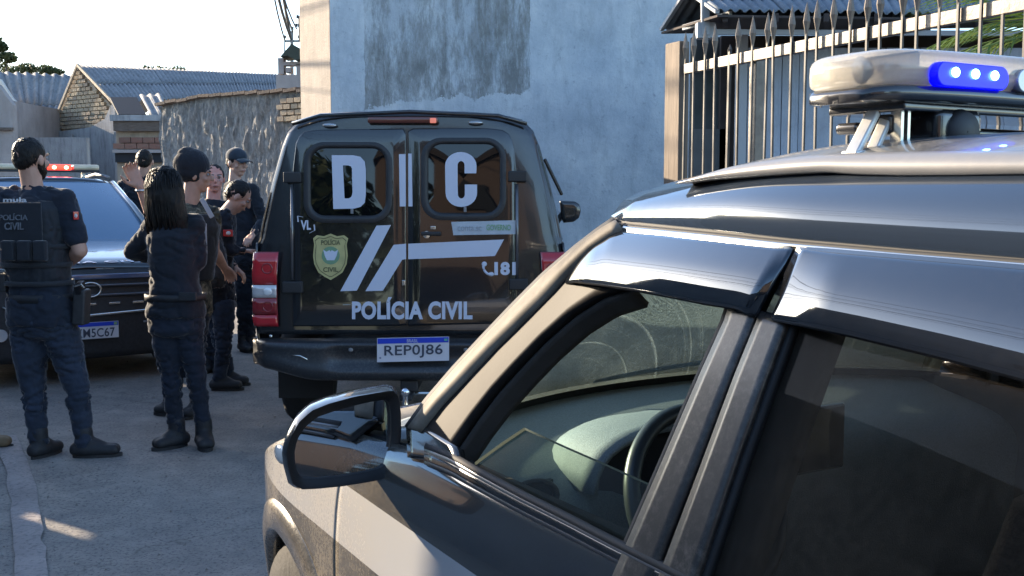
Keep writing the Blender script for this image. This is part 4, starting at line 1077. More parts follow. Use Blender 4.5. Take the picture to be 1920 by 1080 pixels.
# ---- roof rail ----
rl = []
def RP(u, v, x):
    d = ray(u, v); dl = V((-(CL.dot(d)), CF.dot(d), d.z)); c0 = to_car(V((0,0,CAMH))); s = (x-c0.x)/dl.x; return c0+dl*s
rt = [(1284,343),(1330,324),(1370,311),(1420,302),(1500,292),(1560,288),(1620,286),(1700,284),(1800,283),(1920,283),(2100,284),(2500,290)]
rb = [(1280,345),(1340,338),(1400,334),(1440,331),(1500,327),(1560,324),(1620,329),(1700,332),(1800,332),(1920,330),(2100,328),(2500,330)]
at = resample(rt, 60); ab = resample(rb, 60); rws = []
for i in range(60):
    p = RP(at[i].x, at[i].y, -.565); q = RP(ab[i].x, ab[i].y, -.575); h_ = p.z-q.z
    yy = (p.y+q.y)/2; zt_, zb_ = p.z, q.z
    zz = lambda k: lerp(zb_, zt_, k)
    prof_ = [(-.575,0),(-.588,.12),(-.590,.35),(-.588,.6),(-.582,.8),(-.572,.94),(-.56,1.0),(-.546,.96),(-.538,.7),(-.536,.0)]
    rws.append([V((x, yy, zz(k))) for x, k in prof_])
mrail = m_gloss('silver_roof_rail', (.2,.2,.205), .3, .4, .35, .2, dc=(.34,.31,.27))
o = MB().quadgrid(rws, close_v=True).build('roof_rail', mrail, car, smooth=True, angle=30); mirrorx(o)
# ---- light bar ----
mclear = glass('clear_polycarbonate', (.9,.88,.83), .05, 1.5, .4, (.84,.82,.77), 30, gain=1.8, flat=True)
mblk2 = m_gloss('bar_base_black', (.015,.016,.02), .1, .25)
BY = -.04; BZ0 = 1.634; BL = .47
def barsec(x):
    t = abs(x)/BL; e = (1-t**7)**.5 if t < 1 else 0
    return e
def barshell(z0, z1, name, mat, grow=1.0, x0=-BL, x1=BL, parent=None, crown=.03, solid=0, n=48):
    rws = []
    for i in range(n+1):
        x = lerp(x0, x1, (1-cos(pi*i/n))/2); t = min(abs(x)/BL, .9995); e = sqrt(max(0,1-t**6)); tz = sqrt(max(0, 1-t**22))
        hy = .105*grow*(.35+.65*e)*(1 if t < .9995 else .3); zt_ = z0+(z1-z0)*(.45+.55*tz)+ crown*(1-t*t)*(1 if z1 > BZ0+.05 else 0)
        row = []
        for k in range(24):
            a = 2*pi*k/24; cx = abs(cos(a))**.45*(1 if cos(a) > 0 else -1); sx = abs(sin(a))**.45*(1 if sin(a) > 0 else -1)
            row.append(V((x, BY+hy*cx, lerp(z0, zt_, .5+.5*sx))))
        rws.append(row)
    m = MB().quadgrid(rws, close_v=True); L_ = len(m.v); m.f.append(tuple(range(24))); m.f.append(tuple(range(L_-24, L_))[::-1])
    return m.build(name, mat, parent, smooth=True)
lb = barshell(BZ0, BZ0+.03, 'light_bar', mblk2, 1.0, parent=car)
MB().box((0,BY,BZ0-.004), (.8,.15,.014)).build('base_plate', mblk2, lb, bevel=.004)
barshell(BZ0+.022, BZ0+.082, 'clear_lens', mclear, .99, x0=-BL+.004, x1=BL-.004, parent=lb, crown=.006)
mrefl = simple('lamp_reflector', (.75,.72,.65), .25, .9); mled = simple('led_reflector', (.7,.7,.72), .12, 1.0)
minner = simple('bar_inner_cream', (.58,.52,.42), .6, nscale=8)
MB().box((.05,BY+.05,BZ0+.056), (.72,.02,.042)).build('inner_tray', minner, lb, bevel=.004)
MB().box((-.385,BY,BZ0+.055), (.01,.17,.045)).build('divider', mclear, lb, bevel=.004)
for sx in (-.41, .41): MB().lathe([(.0,0),(.014,.008),(.022,.02)], (sx, BY-.02, BZ0+.055), 'y', 16).build('end_reflector', mrefl, lb, smooth=True)
mbluebed = emissive('blue_led_glow', (.0,.0,1.0), .55, (.01,.01,.2)); mbluecore = emissive('blue_led_core', (.2,.55,1.0), 7, (.2,.3,.8))
moff = simple('unlit_led', (.5,.5,.52), .2, .6)
def ledmod(xc, lit):
    p = MB(); n = 24; ho, hx = .0185, .086
    pts = [(xc+(hx-ho)*(1 if cos(a) > 0 else -1)+ho*cos(a), BZ0+.043+ho*sin(a)) for a in [2*pi*k/n for k in range(n)]]
    p.prism(pts, BY-.109, BY-.09, lambda x,z,d: V((x,d,z)))
    o = p.build('led_module', mbluebed if lit else moff, lb, bevel=.002)
    for k in (-1,0,1):
        MB().ball((xc+k*.047, BY-.111, BZ0+.046), (.0085,.004,.0075), 12, 8).build('led', mbluecore if lit else mled, o, smooth=True)
ledmod(-.285, True)
for xc in (-.09,.1,.29): ledmod(xc, False)
# crossbar, brackets
mbrk = simple('bright_bracket', (.75,.73,.68), .35, .4, nscale=20)
MB().box((0,BY+.02,1.60), (.84,.045,.018)).build('cross_bar', mblk2, lb, bevel=.006)
for sx in (-1,1):
    x = sx*.46
    m = MB()
    m.bar((x-.03*sx*-1, BY-.05, 1.545), (x+.045*-sx, BY-.03, BZ0-.012), .02, .012)
    m.bar((x+.02*-sx+.0, BY-.05, 1.56), (x+.075*-sx, BY-.03, BZ0-.02), .018, .012)
    m.bar((x+.03*sx, BY-.05, 1.556), (x-.06*sx, BY-.05, 1.56), .03, .012)
    m.build('bracket', mbrk, lb, bevel=.003)
    MB().box((x-.09*sx, BY-.02, 1.605), (.05,.05,.03)).build('bracket_clamp', mblk2, lb, bevel=.006)
MB().box((-.27,BY-.03,1.595), (.11,.1,.075)).build('siren_speaker', mblk2, lb, bevel=.015)
MB().lathe([(.001,0),(.03,.0),(.036,.012),(.036,.03)], (-.27,BY-.09,1.594), 'y', 20).build('speaker_horn', mblk, lb, smooth=True)
for x in (-.385,-.37): MB().box((x,BY-.05,1.59), (.006,.02,.07)).build('bolt', mchrome, lb)

# ================= BLACK PICKUP WITH CANOPY (rear towards the camera) =================
PY = 6.0
TX = (768-960)/FPX*PY
truck = thing('police_pickup', 'black canopy pickup seen from behind with large pale letters DIC on its rear', 'pickup truck', (TX, PY, 0), 0)
mtruck = m_gloss('truck_black_paint', (.008,.009,.011), .06, .12, 1.0, .015, .02)
mtruckd = m_gloss('canopy_black', (.009,.01,.012), .10, .2, .9, .03)
mdec = simple('pale_lettering_vinyl', (.55,.57,.66), .45); mdecgrey = simple('grey_vinyl', (.52,.53,.57), .45, nscale=12, namp=.1)
def rearoff(z): return .085*(z-.7)/1.25
def RF(u, v, off=0.0):
    d = ray(u, v); s = 1.0
    Y = PY
    for _ in range(6):
        s = (Y-off)/d.y; z = CAMH+d.z*s; Y = PY+rearoff(z)
    return V((d.x*s-TX, d.y*s-PY, CAMH+d.z*s))
CANS = [(.86,.60),(.885,.80),(.882,1.05),(.866,1.215),(.862,1.225),(.852,1.245),(.832,1.35),(.785,1.55),(.725,1.76),(.69,1.845),(.63,1.905),(.5,1.938),(.3,1.95),(0,1.955)]
def densify(sec, k=4):
    out = []
    for a, b in zip(sec, sec[1:]):
        for i in range(k): out.append((lerp(a[0], b[0], i/k), lerp(a[1], b[1], i/k)))
    out.append(sec[-1]); return out
CD = densify(CANS, 3)
def halfw(z): 
    return interp([(b, a) for a, b in CANS], z)
def loftbody(mb, stations, skip=None):
    rows = []
    for y, sec in stations:
        full = [V((-a, y+(rearoff(b) if y < .2 else 0), b)) for a, b in sec]+[V((a, y+(rearoff(b) if y < .2 else 0), b)) for a, b in sec[::-1][1:]]
        rows.append(full)
    return mb.quadgrid(rows)
low = [p for p in CD if p[1] <= 1.2151]; up = [p for p in CD if p[1] >= 1.2251]
# bed sides
def arched(sec, y, ax, r):
    d = abs(y-ax); zz = .42+sqrt(max(0, r*r-d*d)) if d < r else 0
    return [(a, max(b, zz)) for a, b in sec]
ys = [0.03]+[i*.05 for i in range(1, 31)]
m = MB(); rows = []
for y in ys: rows.append([V((-a, y, b)) for a, b in arched(low, y, 1.0, .46)])
bs = m.quadgrid(rows).build('bed_side', mtruck, truck, smooth=True, solid=.01); 
def mirx(o, par=None):
    me = o.data.copy()
    for v in me.vertices: v.co.x = -v.co.x
    me.flip_normals(); c = o.copy(); c.data = me; COL.objects.link(c); c.parent = par or o.parent; return c
mirx(bs)
m = MB(); loftbody(m, [(.03+i*.1, up) for i in range(15)]); m.build('canopy', mtruckd, truck, smooth=True, solid=.015)
# canopy rear frame ring
def ring2(outer, inner, name, mat, off, par=truck, depth=.03):
    n = 72; a = resample(outer+[outer[0]], n+1)[:-1]; b = resample(inner+[inner[0]], n+1)[:-1]; m = MB()
    m.quadgrid([[RF(p.x,p.y,off) for p in a], [RF(lerp(p.x,q.x,.5),lerp(p.y,q.y,.5),off+depth*.35) for p, q in zip(a, b)], [RF(q.x,q.y,off) for q in b], [RF(q.x,q.y,off-depth) for q in b]], close_v=True)
    return m.build(name, mat, par, smooth=True, fix=True)
outer = [(547,452),(505,350),(520,300),(537,262),(546,240),(560,225),(600,215),(690,211),(770,210),(850,211),(920,212),(950,218),(968,232),(985,262),(1004,300),(1024,350),(1046,430),(970,448),(760,452)]
# simpler: rear skin as a grid, doors proud of it
rows = []
for i in range(49):
    z = lerp(.70, 1.945, i/48); w = halfw(z)
    rows.append([V((w*(-1+2*j/40), rearoff(z)+.028*(abs(-1+2*j/40))**8, z)) for j in range(41)])
MB().quadgrid(rows).build('rear_frame', mtruckd, truck, smooth=True, solid=.01)
def doorp(outline, name, mat, off=.018, cut=None):
    m = MB(); c = V((sum(p[0] for p in outline)/len(outline), sum(p[1] for p in outline)/len(outline), 0)); a = resample(outline+[outline[0]], 81)[:-1]
    rws = []
    for t, o in ((1.0,off-.016),(1.0,off-.002),(.985,off),(.8,off),(.6,off),(.4,off),(.2,off),(.0,off)): rws.append([RF(c.x+(p.x-c.x)*t, c.y+(p.y-c.y)*t, o) for p in a])
    return m.quadgrid(rws, close_v=True).build(name, mat, truck, smooth=True)
def rr(x0,y0,x1,y1,r,n=8, sk=0):
    pts = []
    for cx, cy, a0 in ((x1-r,y0+r,-90),(x1-r,y1-r,0),(x0+r,y1-r,90),(x0+r,y0+r,180)):
        for k in range(n+1):
            a = R(a0+90*k/n); pts.append((cx+r*cos(a), cy+r*sin(a)-sk*((cx-(x0+x1)/2)/(x1-x0))))
    return pts
def doorshape(x0,x1,flip):
    if not flip: return [(x0+2,612),(x0,452),(x0+2,320),(x0+9,262),(x0+22,247),(x0+48,243),(x1,241),(x1,330),(x1,450),(x1+1,611)]
    return [(x0,611),(x0,450),(x0,330),(x0,241),(x1-60,240),(x1-28,243),(x1-13,252),(x1-5,275),(x1-1,320),(x1,450),(x1,606)]
ld = doorp(doorshape(547,761,False), 'rear_door', mtruck); rdr = doorp(doorshape(765,969,True), 'rear_door', mtruck)
mseal = simple('window_rubber', (.022,.022,.024), .45, nscale=30)
mtglass = NT('dark_truck_glass'); mtglass.bsdf((.004,.005,.006), .02, spec=.6); mtglass = mtglass.m
for k, (x0,y0,x1,y1,par) in enumerate(((569,266,735,418,ld),(789,258,949,413,rdr))):
    o_ = rr(x0,y0,x1,y1,38); i_ = rr(x0+14,y0+12,x1-12,y1-14,26)
    ring2(o_, i_, 'window_seal', mseal, .026, par, .022)
    m = MB(); rws = []; c = ((x0+x1)/2, (y0+y1)/2)
    for t in (1.02,.7,.3,.0): rws.append([RF(c[0]+(p[0]-c[0])*t, c[1]+(p[1]-c[1])*t, .021+.004*(1-t)) for p in i_])
    m.quadgrid(rws, close_v=True).build('rear_window', mtglass, par, smooth=True)
def flat(poly, off=.0215, th=.0015, name='decal', mat=None, par=truck, hole=None):
    m = MB(); a = [RF(u,v,off) for u,v in poly]; b = [RF(u,v,off-th) for u,v in poly]
    n = len(a); m.v = [tuple(p) for p in a+b]; m.f = [tuple(range(n)), tuple(range(2*n-1,n-1,-1))]+[(i,n+i,n+(i+1)%n,(i+1)%n) for i in range(n)]
    return m.build(name, mat or mdec, par)
def ringpoly(outer, inner, off, name, mat, par):   # open band between two equal-length lists
    m = MB(); m.quadgrid([[RF(u,v,off) for u,v in outer],[RF(u,v,off) for u,v in inner]]); return m.build(name, mat, par, solid=.002)
# D
Do = [(622,291),(662,291),(676,294),(684,303),(686,318),(686,365),(684,380),(676,388),(664,391),(625,392)]
Di = [(643,310),(653,310),(658,312),(660,316),(660,322),(661,360),(660,366),(658,370),(654,372),(646,372)]
ringpoly(Do+[Do[0]], Di+[Di[0]], .033, 'letter_d', mdec, ld)
flat([(748,289),(760.5,289),(761,387),(749.5,387)], .0215, name='letter_i_half', par=ld); flat([(765.5,288),(772,288),(773.5,387),(765.8,387)], .0215, name='letter_i_half', par=rdr)
def arcp(cx,cy,rx,ry,a0,a1,n): return [(cx+rx*cos(R(lerp(a0,a1,i/n))), cy-ry*sin(R(lerp(a0,a1,i/n)))) for i in range(n+1)]
Co = [(893,325)]+arcp(864,311,29.5,26,0,180,14)+[(835,340)]+arcp(865,362,29.5,26,180,360,14)+[(894.5,346)]
Ci = [(871,325)]+arcp(864.5,310,6.5,8,0,180,14)+[(858,340)]+arcp(865,364,6.5,8,180,360,14)+[(871.5,346)]
ringpoly(Co, Ci, .033, 'letter_c', mdec, rdr)
for (u,v,p) in ((660,396,ld),(872,393,rdr)): MB().box(RF(u,v,.036), (.016,.01,.03)).build('window_catch', simple('grey_catch', (.2,.2,.21), .4), p, bevel=.003)
# stripes, label, text
flat([(706,423),(733,422),(669,545),(638,546)], .0215, name='stripe', par=ld)
flat([(738,459),(761.5,457),(761.5,486),(754,487),(718,545),(685,546)], .0215, name='stripe', par=ld)
flat([(765.5,457),(945,449),(928,480),(765.5,486)], .0215, name='stripe', par=rdr)
flat([(846,416),(968,413),(968,439),(850,441)], .0215, name='contact_label', mat=simple('label_film', (.42,.46,.5), .4, nscale=8), par=rdr)
def rect_text(txt, x0, y0, x1, y1, par, mat, off=.0225, bold=.03, name='lettering', frame=RF, sp=1.0):
    P0 = frame(x0,y1,off); P1 = frame(x1,y1,off); P2 = frame(x0,y0,off); ux = (P1-P0); uz = (P2-P0); nx = ux.cross(uz).normalized()
    me = textmesh(txt, 1, 1, .0012, bold, lambda x,z,d: P0+ux*x+uz*z+nx*d, sp)
    o = link(name, me, mat, par); return o
mgreen = simple('green_print', (.2,.36,.2), .5)
rect_text('conta.sc', 858,423,903,433, rdr, simple('grey_print', (.3,.33,.37), .5), .0235, .0); rect_text('GOVERNO', 912,421,958,432, rdr, mgreen, .0235, .02)
rect_text('POLÍCIA CIVIL', 660,557,886,599, truck, mdec, .0228, .042, sp=1.06)
rect_text('181', 927,491,967,516, rdr, mdec, .0228, .05)
m = MB(); pts = arcp(921,498,15,17,180,275,10); m.tube([RF(u,v,.023) for u,v in pts], .0075, 6); m.ball(RF(908,495,.023),(.015,.003,.014)); m.ball(RF(921,514,.023),(.016,.003,.012)); m.build('phone_symbol', mdec, rdr)
# bracketed V mark
m = MB()
for a_, b_ in (((558,405),(568,407)),((558,405),(559,416)),((590,432),(589,421)),((590,432),(580,437))): m.bar(RF(*a_,.0225), RF(*b_,.0225), .008, .002)
m.build('bracket_mark', mdec, ld); rect_text('VL', 564,413,583,431, ld, mdec, .0228, .03)
# badge
sh = [(620,438),(632,443),(645,441),(653,447),(650,458),(652,480),(650,495),(642,511),(630,519),(620,525),(609,519),(597,511),(589,495),(587,480),(589,458),(587,447),(594,441),(607,443)]
bd = flat(sh, .0235, .003, 'police_badge', simple('badge_gold', (.46,.40,.17), .5, nscale=14, namp=.15), ld)
m = MB()
def sc_(k): return [(620+(u-620)*k, 481+(v-481)*k) for u, v in sh]
a = resample(sc_(.9)+[sc_(.9)[0]], 50); b = resample(sc_(.86)+[sc_(.86)[0]], 50); m.quadgrid([[RF(p.x,p.y,.025) for p in a],[RF(p.x,p.y,.025) for p in b]]); m.build('badge_border', simple('badge_dark', (.12,.11,.04), .5), bd)
mbd = simple('badge_print', (.1,.1,.04), .5)
rect_text('POLÍCIA', 602,448,638,459, bd, mbd, .0245, .02); rect_text('CIVIL', 606,501,634,510, bd, mbd, .0245, .02)
flat([(620+17*cos(2*pi*k/20), 479+17*sin(2*pi*k/20)) for k in range(20)], .0245, .001, 'badge_centre', simple('badge_green', (.16,.28,.16), .5), bd)
flat([(606,468),(612,472),(618,469),(620,472),(622,469),(628,472),(634,468),(631,480),(627,488),(613,488),(609,480)], .0252, .001, 'badge_emblem', mdec, bd)
# hinges, handles, latch
mhin = simple('hinge_black', (.02,.02,.022), .5)
for (x0,y0,x1,y1) in ((532,320,565,345),(530,525,568,552),(953,318,988,343),(955,520,990,546)):
    p0 = RF(x0,y1,.03); p1 = RF(x1,y0,.03); h = MB().box((p0+p1)/2, (p1.x-p0.x, .03, (p1.z-p0.z)*.8)).build('hinge', mhin, truck, bevel=.006)
for uu in (547, 969): MB().tube([RF(uu,345,.024), RF(uu+1,525,.024)], .009, 8).build('hinge_rod', simple('grey_edge', (.12,.12,.13), .25, .5, coat=1), truck, smooth=True)
MB().box(RF(808,438,.045), (.11,.03,.022)).build('door_handle', mhin, rdr, bevel=.006); MB().lathe([(.001,-.02),(.02,-.018),(.022,.0)], RF(800,440,.035), 'y', 14).build('lock', mchrome, rdr)
MB().box(RF(812,427,.032), (.03,.02,.02)).build('latch', mchrome, rdr, bevel=.003); MB().box(RF(757,530,.03), (.02,.02,.03)).build('latch', mchrome, ld, bevel=.003)
MB().bar(RF(643,571,.02), RF(657,571,.02), .006, .004).build('door_crease', simple('pale_edge', (.3,.34,.36), .3), truck)
# top lights
m = MB(); p0 = RF(690,234,.035); p1 = RF(822,217,.035); m.box((p0+p1)/2, (p1.x-p0.x, .05, .035)); bl_ = m.build('brake_light', simple('dull_red_lens', (.12,.03,.02), .2, coat=1), truck, bevel=.01)
MB().box(RF(812,226,.063), (.035,.012,.028)).build('lit_segment', emissive('brake_lit', (1,.3,.22), .16, (.6,.15,.1)), bl_, bevel=.004)
for (u,v) in ((618,235),(892,230)): MB().ball(RF(u,v,.03), (.042,.014,.012), 12, 8).build('marker_lamp', simple('lamp_silver', (.5,.5,.5), .2, .8), truck, smooth=True)
MB().tube([V((-.66,.06,1.885)), V((-.5,.05,1.93)), V((0,.05,1.952)), V((.5,.05,1.93)), V((.66,.06,1.885))], .012, 8).build('roof_edge', mtruckd, truck, smooth=True)
# canopy side windows, right side flap
for sx in (-1,1):
    pts = [(.25,1.31),(1.3,1.31),(1.3,1.68),(.34,1.72)]; m = MB(); f_ = lambda y,z,o: V((sx*(halfw(z)+o), y, z))
    a = resample(pts+[pts[0]], 41)[:-1]; c = V((.8,1.5,0)); m.quadgrid([[f_(c.x+(p.x-c.x)*t, c.y+(p.y-c.y)*t, .006) for p in a] for t in (1,.6,.0)], close_v=True); m.build('side_window', mtglass, truck, smooth=True)
# right-side vent window held open
vw = V((.80,1.1,1.66)); m = MB(); m.box((.842,1.15,1.60), (.022,.5,.26), Matrix.Rotation(R(26),3,'Y').inverted()); m.build('side_flap', mtglass, truck, bevel=.008)
# ---- taillights: wrap round the corner ----
mred = simple('tail_red', (.45,.012,.02), .12, coat=1); mredd = simple('tail_dark_red', (.22,.01,.015), .15, coat=1); mclr = simple('tail_clear', (.6,.58,.58), .1, .3, coat=1)
def tl_(sx):
    def TP(s, z):   # s 0..1 from inboard on the rear face, round the corner, to the side
        w = halfw(z)
        if s < .5: return V((sx*(w-.135+.11*s/.5), -.012, z))
        if s < .8:
            a = (s-.5)/.3*pi/2; return V((sx*(w-.025+.028*sin(a)), -.012+.03*(1-cos(a)), z))
        return V((sx*(w+.003), .018+.16*(s-.8)/.2, z))
    par = None
    for k, (z0,z1,mt,nm) in enumerate(((.745,1.168,mredd,'tail_light'),(.985,1.162,mred,'lens'),(.91,.98,mclr,'lens'),(.815,.905,mredd,'lens'),(.75,.81,mred,'lens'))):
        o_ = .0 if k == 0 else .006
        rws = [[TP(s/16*(.98 if k else 1)+(.01 if k else 0), lerp(z0,z1,j/3))+V((sx*o_*(1 if s > 9 else 0), -o_ if s <= 12 else 0, 0)) for j in range(4)] for s in range(17)]
        o = MB().quadgrid(rws).build(nm, mt, par or truck, smooth=True, solid=.006)
        if par is None: par = o
    for z in (1.075,.86): MB().ring(V((sx*.80,-.022,z)), .028, .004, 'y', 20, 6).build('lamp_ring', mredd, par, smooth=True)
    MB().ball(V((sx*.80,-.022,.945)), (.026,.006,.022)).build('reverse_bulb', simple('bulb_white', (.8,.8,.8), .15, .2), par, smooth=True)
tl_(-1); tl_(1)
MB().ball(V((-.79,-.012,.69)), (.01,.006,.01)).build('bed_bolt', mchrome, truck)
# ---- bumper ----
mbmp = m_gloss('bumper_textured', (.016,.018,.022), .18, .4, .35, .25)
rows = []
def bz(x):   # (top, bottom) of the bumper at x
    a = abs(x); return (.665 if a > .42 else lerp(.665,.665,0), .46 if a < .45 else lerp(.46,.50,sstep(.45,.8,a)))
for i in range(61):
    x = lerp(-.91,.91,i/60); a = abs(x); yc = -.15+.10*(a/.91)**4+.12*sstep(.8,.91,a); rec = .035*sstep(.46,.38,a)
    t_, b_ = .665, .455+.06*sstep(.5,.85,a)
    rows.append([V((x,.06,t_+.005)), V((x,yc+.02,t_+.004)), V((x,yc,t_-.01)), V((x,yc+rec,t_-.035)), V((x,yc+rec,b_+.085)), V((x,yc-.01,b_+.065)), V((x,yc-.005,b_+.02)), V((x,yc+.03,b_)), V((x,.05,b_+.01))])
bump = MB().quadgrid(rows).build('rear_bumper', mbmp, truck, smooth=True, bevel=0)
# shiny corner trims and sensors
for x in (-.32, .32): MB().ball(V((x,-.128,.63)), (.014,.008,.012)).build('parking_sensor', simple('sensor', (.25,.25,.26), .4), bump, smooth=True)
m = MB(); m.tube([V((-.84,-.055,.607)),V((-.7,-.108,.606)),V((-.6,-.128,.595)),V((-.56,-.135,.575))], .006, 6); m.build('bumper_trim', mchrome, bump, smooth=True)
mt2 = MB(); mt2.tube([V((.84,-.055,.607)),V((.7,-.108,.606)),V((.6,-.128,.595)),V((.56,-.135,.575))], .006, 6); mt2.build('bumper_trim', mchrome, bump, smooth=True)
# ---- licence plate ----
def PF(u, v, off=0): return PX(u, v, PY-.160-off)-V((TX,PY,0))
def plate(x0,y0,x1,y1, dy, txt, par, FR):
    pl = MB(); a = [FR(x0,y1,0),FR(x1,y1-dy,0),FR(x1,y0-dy,0),FR(x0,y0,0)]; pl.poly(a); p_ = pl.build('licence_plate', simple('plate_white', (.62,.60,.64), .4), par, solid=.006)
    st = MB(); h = (y1-y0)*.24; st.poly([FR(x0+1,y0+h,.0045),FR(x1-1,y0+h-dy,.0045),FR(x1-1,y0+1-dy,.0045),FR(x0+1,y0+1,.0045)]); st.build('plate_band', simple('plate_blue', (.01,.05,.5), .35), p_, solid=.001)
    P0 = FR(x0+(x1-x0)*.1,y1-(y1-y0)*.14,.0055); P1 = FR(x1-(x1-x0)*.09,y1-(y1-y0)*.14-dy,.0055); P2 = FR(x0+(x1-x0)*.1,y0+(y1-y0)*.31,.0055); ux = P1-P0; uz = P2-P0; nx = ux.cross(uz).normalized()
    link('plate_number', textmesh(txt,1,1,.0008,.012,lambda x,z,d: P0+ux*x+uz*z+nx*d, 1.05), simple('plate_ink', (.05,.06,.09), .5), p_)
    return p_, FR
pl_, _ = plate(707,634,842,679, 3, 'REP0J86', bump, PF)
me_ = MB(); me_.box(PF(836,637,.006), (.018,.002,.012)); me_.build('plate_flag', simple('plate_flag_green', (.1,.4,.3), .4), pl_)
MB().ball(PF(713,671,.005), (.006,.002,.005)).build('plate_mark', simple('plate_grey', (.2,.22,.3), .5), pl_)
rect_text('BRASIL', 763,636,784,642, pl_, mdec, 0, 0, frame=lambda u,v,o: PF(u,v,.0058))
# tow bar and ball, mudflaps, wheels, underbody
MB().box((0,.05,.42), (.1,.3,.07)).build('tow_receiver', mblk, truck, bevel=.01)
tb = PX(760,742,PY-.22)-V((TX,PY,0)); MB().box(V((tb.x,.0,.37)), (.07,.4,.03)).build('tow_bar', mblk, truck, bevel=.006)
m = MB(); m.ball(tb+V((0,0,.02)), .027, 16, 12); m.lathe([(.02,-.05),(.016,-.02),(.016,.0)], tb, seg=12); m.build('tow_ball', simple('chrome_ball', (.8,.8,.82), .08, 1.0), truck, smooth=True)
m = MB(); m.tube([V((-.02,-.02,.365)), V((.3,.0,.36))], .012, 8); m.build('safety_bar', mchrome, truck)
for sx in (-1,1):
    MB().box((sx*.69,.48,.42), (.34,.012,.36)).build('mudflap', mrub, truck, bevel=.003)
for yy in (1.0, 4.15):
    for sx in (-1,1): wheel(truck, sx*.76, yy, .385, .255, sx)
MB().box((0,2.3,.5), (1.3,4.4,.14)).build('chassis', mblk, truck); MB().lathe([(.001,-.62),(.05,-.6),(.05,.6),(.001,.62)], (0,1.0,.385), 'x', 12).build('rear_axle', mblk, truck)
MB().lathe([(.001,-.12),(.1,-.1),(.12,.0),(.1,.1),(.001,.12)], (0,1.0,.385), 'x', 14).build('differential', mblk, truck, smooth=True)
# cab
CAB = [(.86,.45),(.885,.6),(.9,.8),(.895,1.0),(.87,1.12),(.80,1.35),(.70,1.62),(.64,1.72),(.5,1.775),(.3,1.79),(0,1.795)]
cabd = densify(CAB, 3)
m = MB(); st = [(1.53,cabd),(2.4,cabd),(3.0,[(a,min(b,1.78)) for a,b in cabd])]
loftbody(m, st); m.build('cab', mtruck, truck, smooth=True, solid=.01)
HOOD = lambda w, z: [(w*.97,.45),(w,.6),(w,.8),(w*.98,z-.1),(w*.9,z-.02),(w*.6,z+.03),(0,z+.05)]
rws = []
for y, w, z in ((3.75,.9,1.14),(4.1,.9,1.12),(4.6,.89,1.07),(5.0,.84,.98),(5.15,.75,.85)):
    s_ = densify(HOOD(w,z),2); s_ = arched(s_, y, 4.15, .44); rws.append([V((-a,y,b)) for a,b in s_]+[V((a,y,b)) for a,b in s_[::-1][1:]])
MB().quadgrid(rws).build('hood', mtruck, truck, smooth=True, solid=.01)
for sx in (-1,1):
    MB().poly([(sx*.895,3.02,.45),(sx*.895,3.75,.55),(sx*.9,3.75,1.13),(sx*.87,3.02,1.15)]).build('front_fender', mtruck, truck, solid=.01)
    MB().poly([(sx*.84,1.7,1.2),(sx*.84,3.3,1.2),(sx*.72,2.85,1.66),(sx*.7,1.75,1.64)]).build('side_window', mtglass, truck, solid=.006)
MB().quadgrid([[V((-.86,3.72,1.14)),V((0,3.9,1.16)),V((.86,3.72,1.14))],[V((-.68,3.0,1.68)),V((0,3.05,1.77)),V((.68,3.0,1.68))]]).build('windscreen', mtglass, truck, smooth=True)
MB().box((0,5.2,.62), (1.5,.12,.4)).build('front_bumper', mtruck, truck, bevel=.04)
# door mirror on the right, seen past the canopy
mp_ = PX(1070,396,8.6)-V((TX,PY,0))
m = MB(); rws = []
shp = [(1049,376),(1078,377),(1087,384),(1089,396),(1086,408),(1076,416),(1056,418),(1052,400)]
a = resample(shp+[shp[0]], 33)[:-1]
q0 = [PX(p.x,p.y,9.15)-V((TX,PY,0)) for p in a]; c = sum(q0, V((0,0,0)))/len(q0)
m.quadgrid([[c+(p-c)*s+V((0,d,0)) for p in q0] for s, d in ((0,-.02),(.6,-.022),(.9,-.018),(1,0),(1.02,.06),(.85,.13),(.4,.16))], close_v=True); mr = m.build('door_mirror', mtruckd, truck, smooth=True)
MB().bar(c+V((-.05,.05,-.02)), V((.87,c.y+.1,1.12)), .06, .04).build('mirror_arm', mblk, mr)
q1 = c.copy(); q1.x = -c.x-.1; m = MB(); m.ball(q1, (.1,.08,.11), 14, 10); m.build('door_mirror', mtruckd, truck, smooth=True)

# ================= LEFT POLICE SUV (front towards the camera) =================
SA = R(31.5); sf = V((sin(SA), -cos(SA), 0)); sr = V((cos(SA), sin(SA), 0))   # forward, image-right
s0 = V((-3.36, 8.40, 0))
suv = thing('police_suv', 'dark police car with a cream light bar flashing red, facing the camera behind the man', 'car', s0, pi+SA)
def SL(p):
    q = V(p)-s0; return V((-sr.dot(q), sf.dot(q), p[2]))      # local x is the car's own left/right
def SFp(u, v, off=0.0):
    d = ray(u, v); c0 = SL(V((0,0,CAMH))); dl = V((-sr.dot(d), sf.dot(d), d.z)); s = (off-c0.y)/dl.y; return c0+dl*s
msuv = m_gloss('suv_black_paint', (.01,.012,.016), .12, .14, 1.0, .03)
SEC = lambda w, zt, sh: [(w*.94,.22),(w*.985,.4),(w,.62),(w*.99,sh-.12),(w*.95,sh-.03),(w*.88,sh),(w*.6,zt-.01),(w*.3,zt),(0,zt+.006)]
rws = []
for y, w, zt, sh in ((-1.25,.92,1.09,1.04),(-.9,.92,1.07,1.02),(-.5,.91,1.02,.97),(-.2,.88,.97,.93),(-.06,.84,.94,.90),(-.0,.80,.90,.87)):
    s_ = densify(SEC(w,zt,sh),2); s_ = arched(s_, y, -.85, .34) if -1.2 < y < -.5 else s_
    rws.append([V((-a,y,b)) for a,b in s_]+[V((a,y,b)) for a,b in s_[::-1][1:]])
MB().quadgrid(rws).build('front_body', msuv, suv, smooth=True, solid=.01)
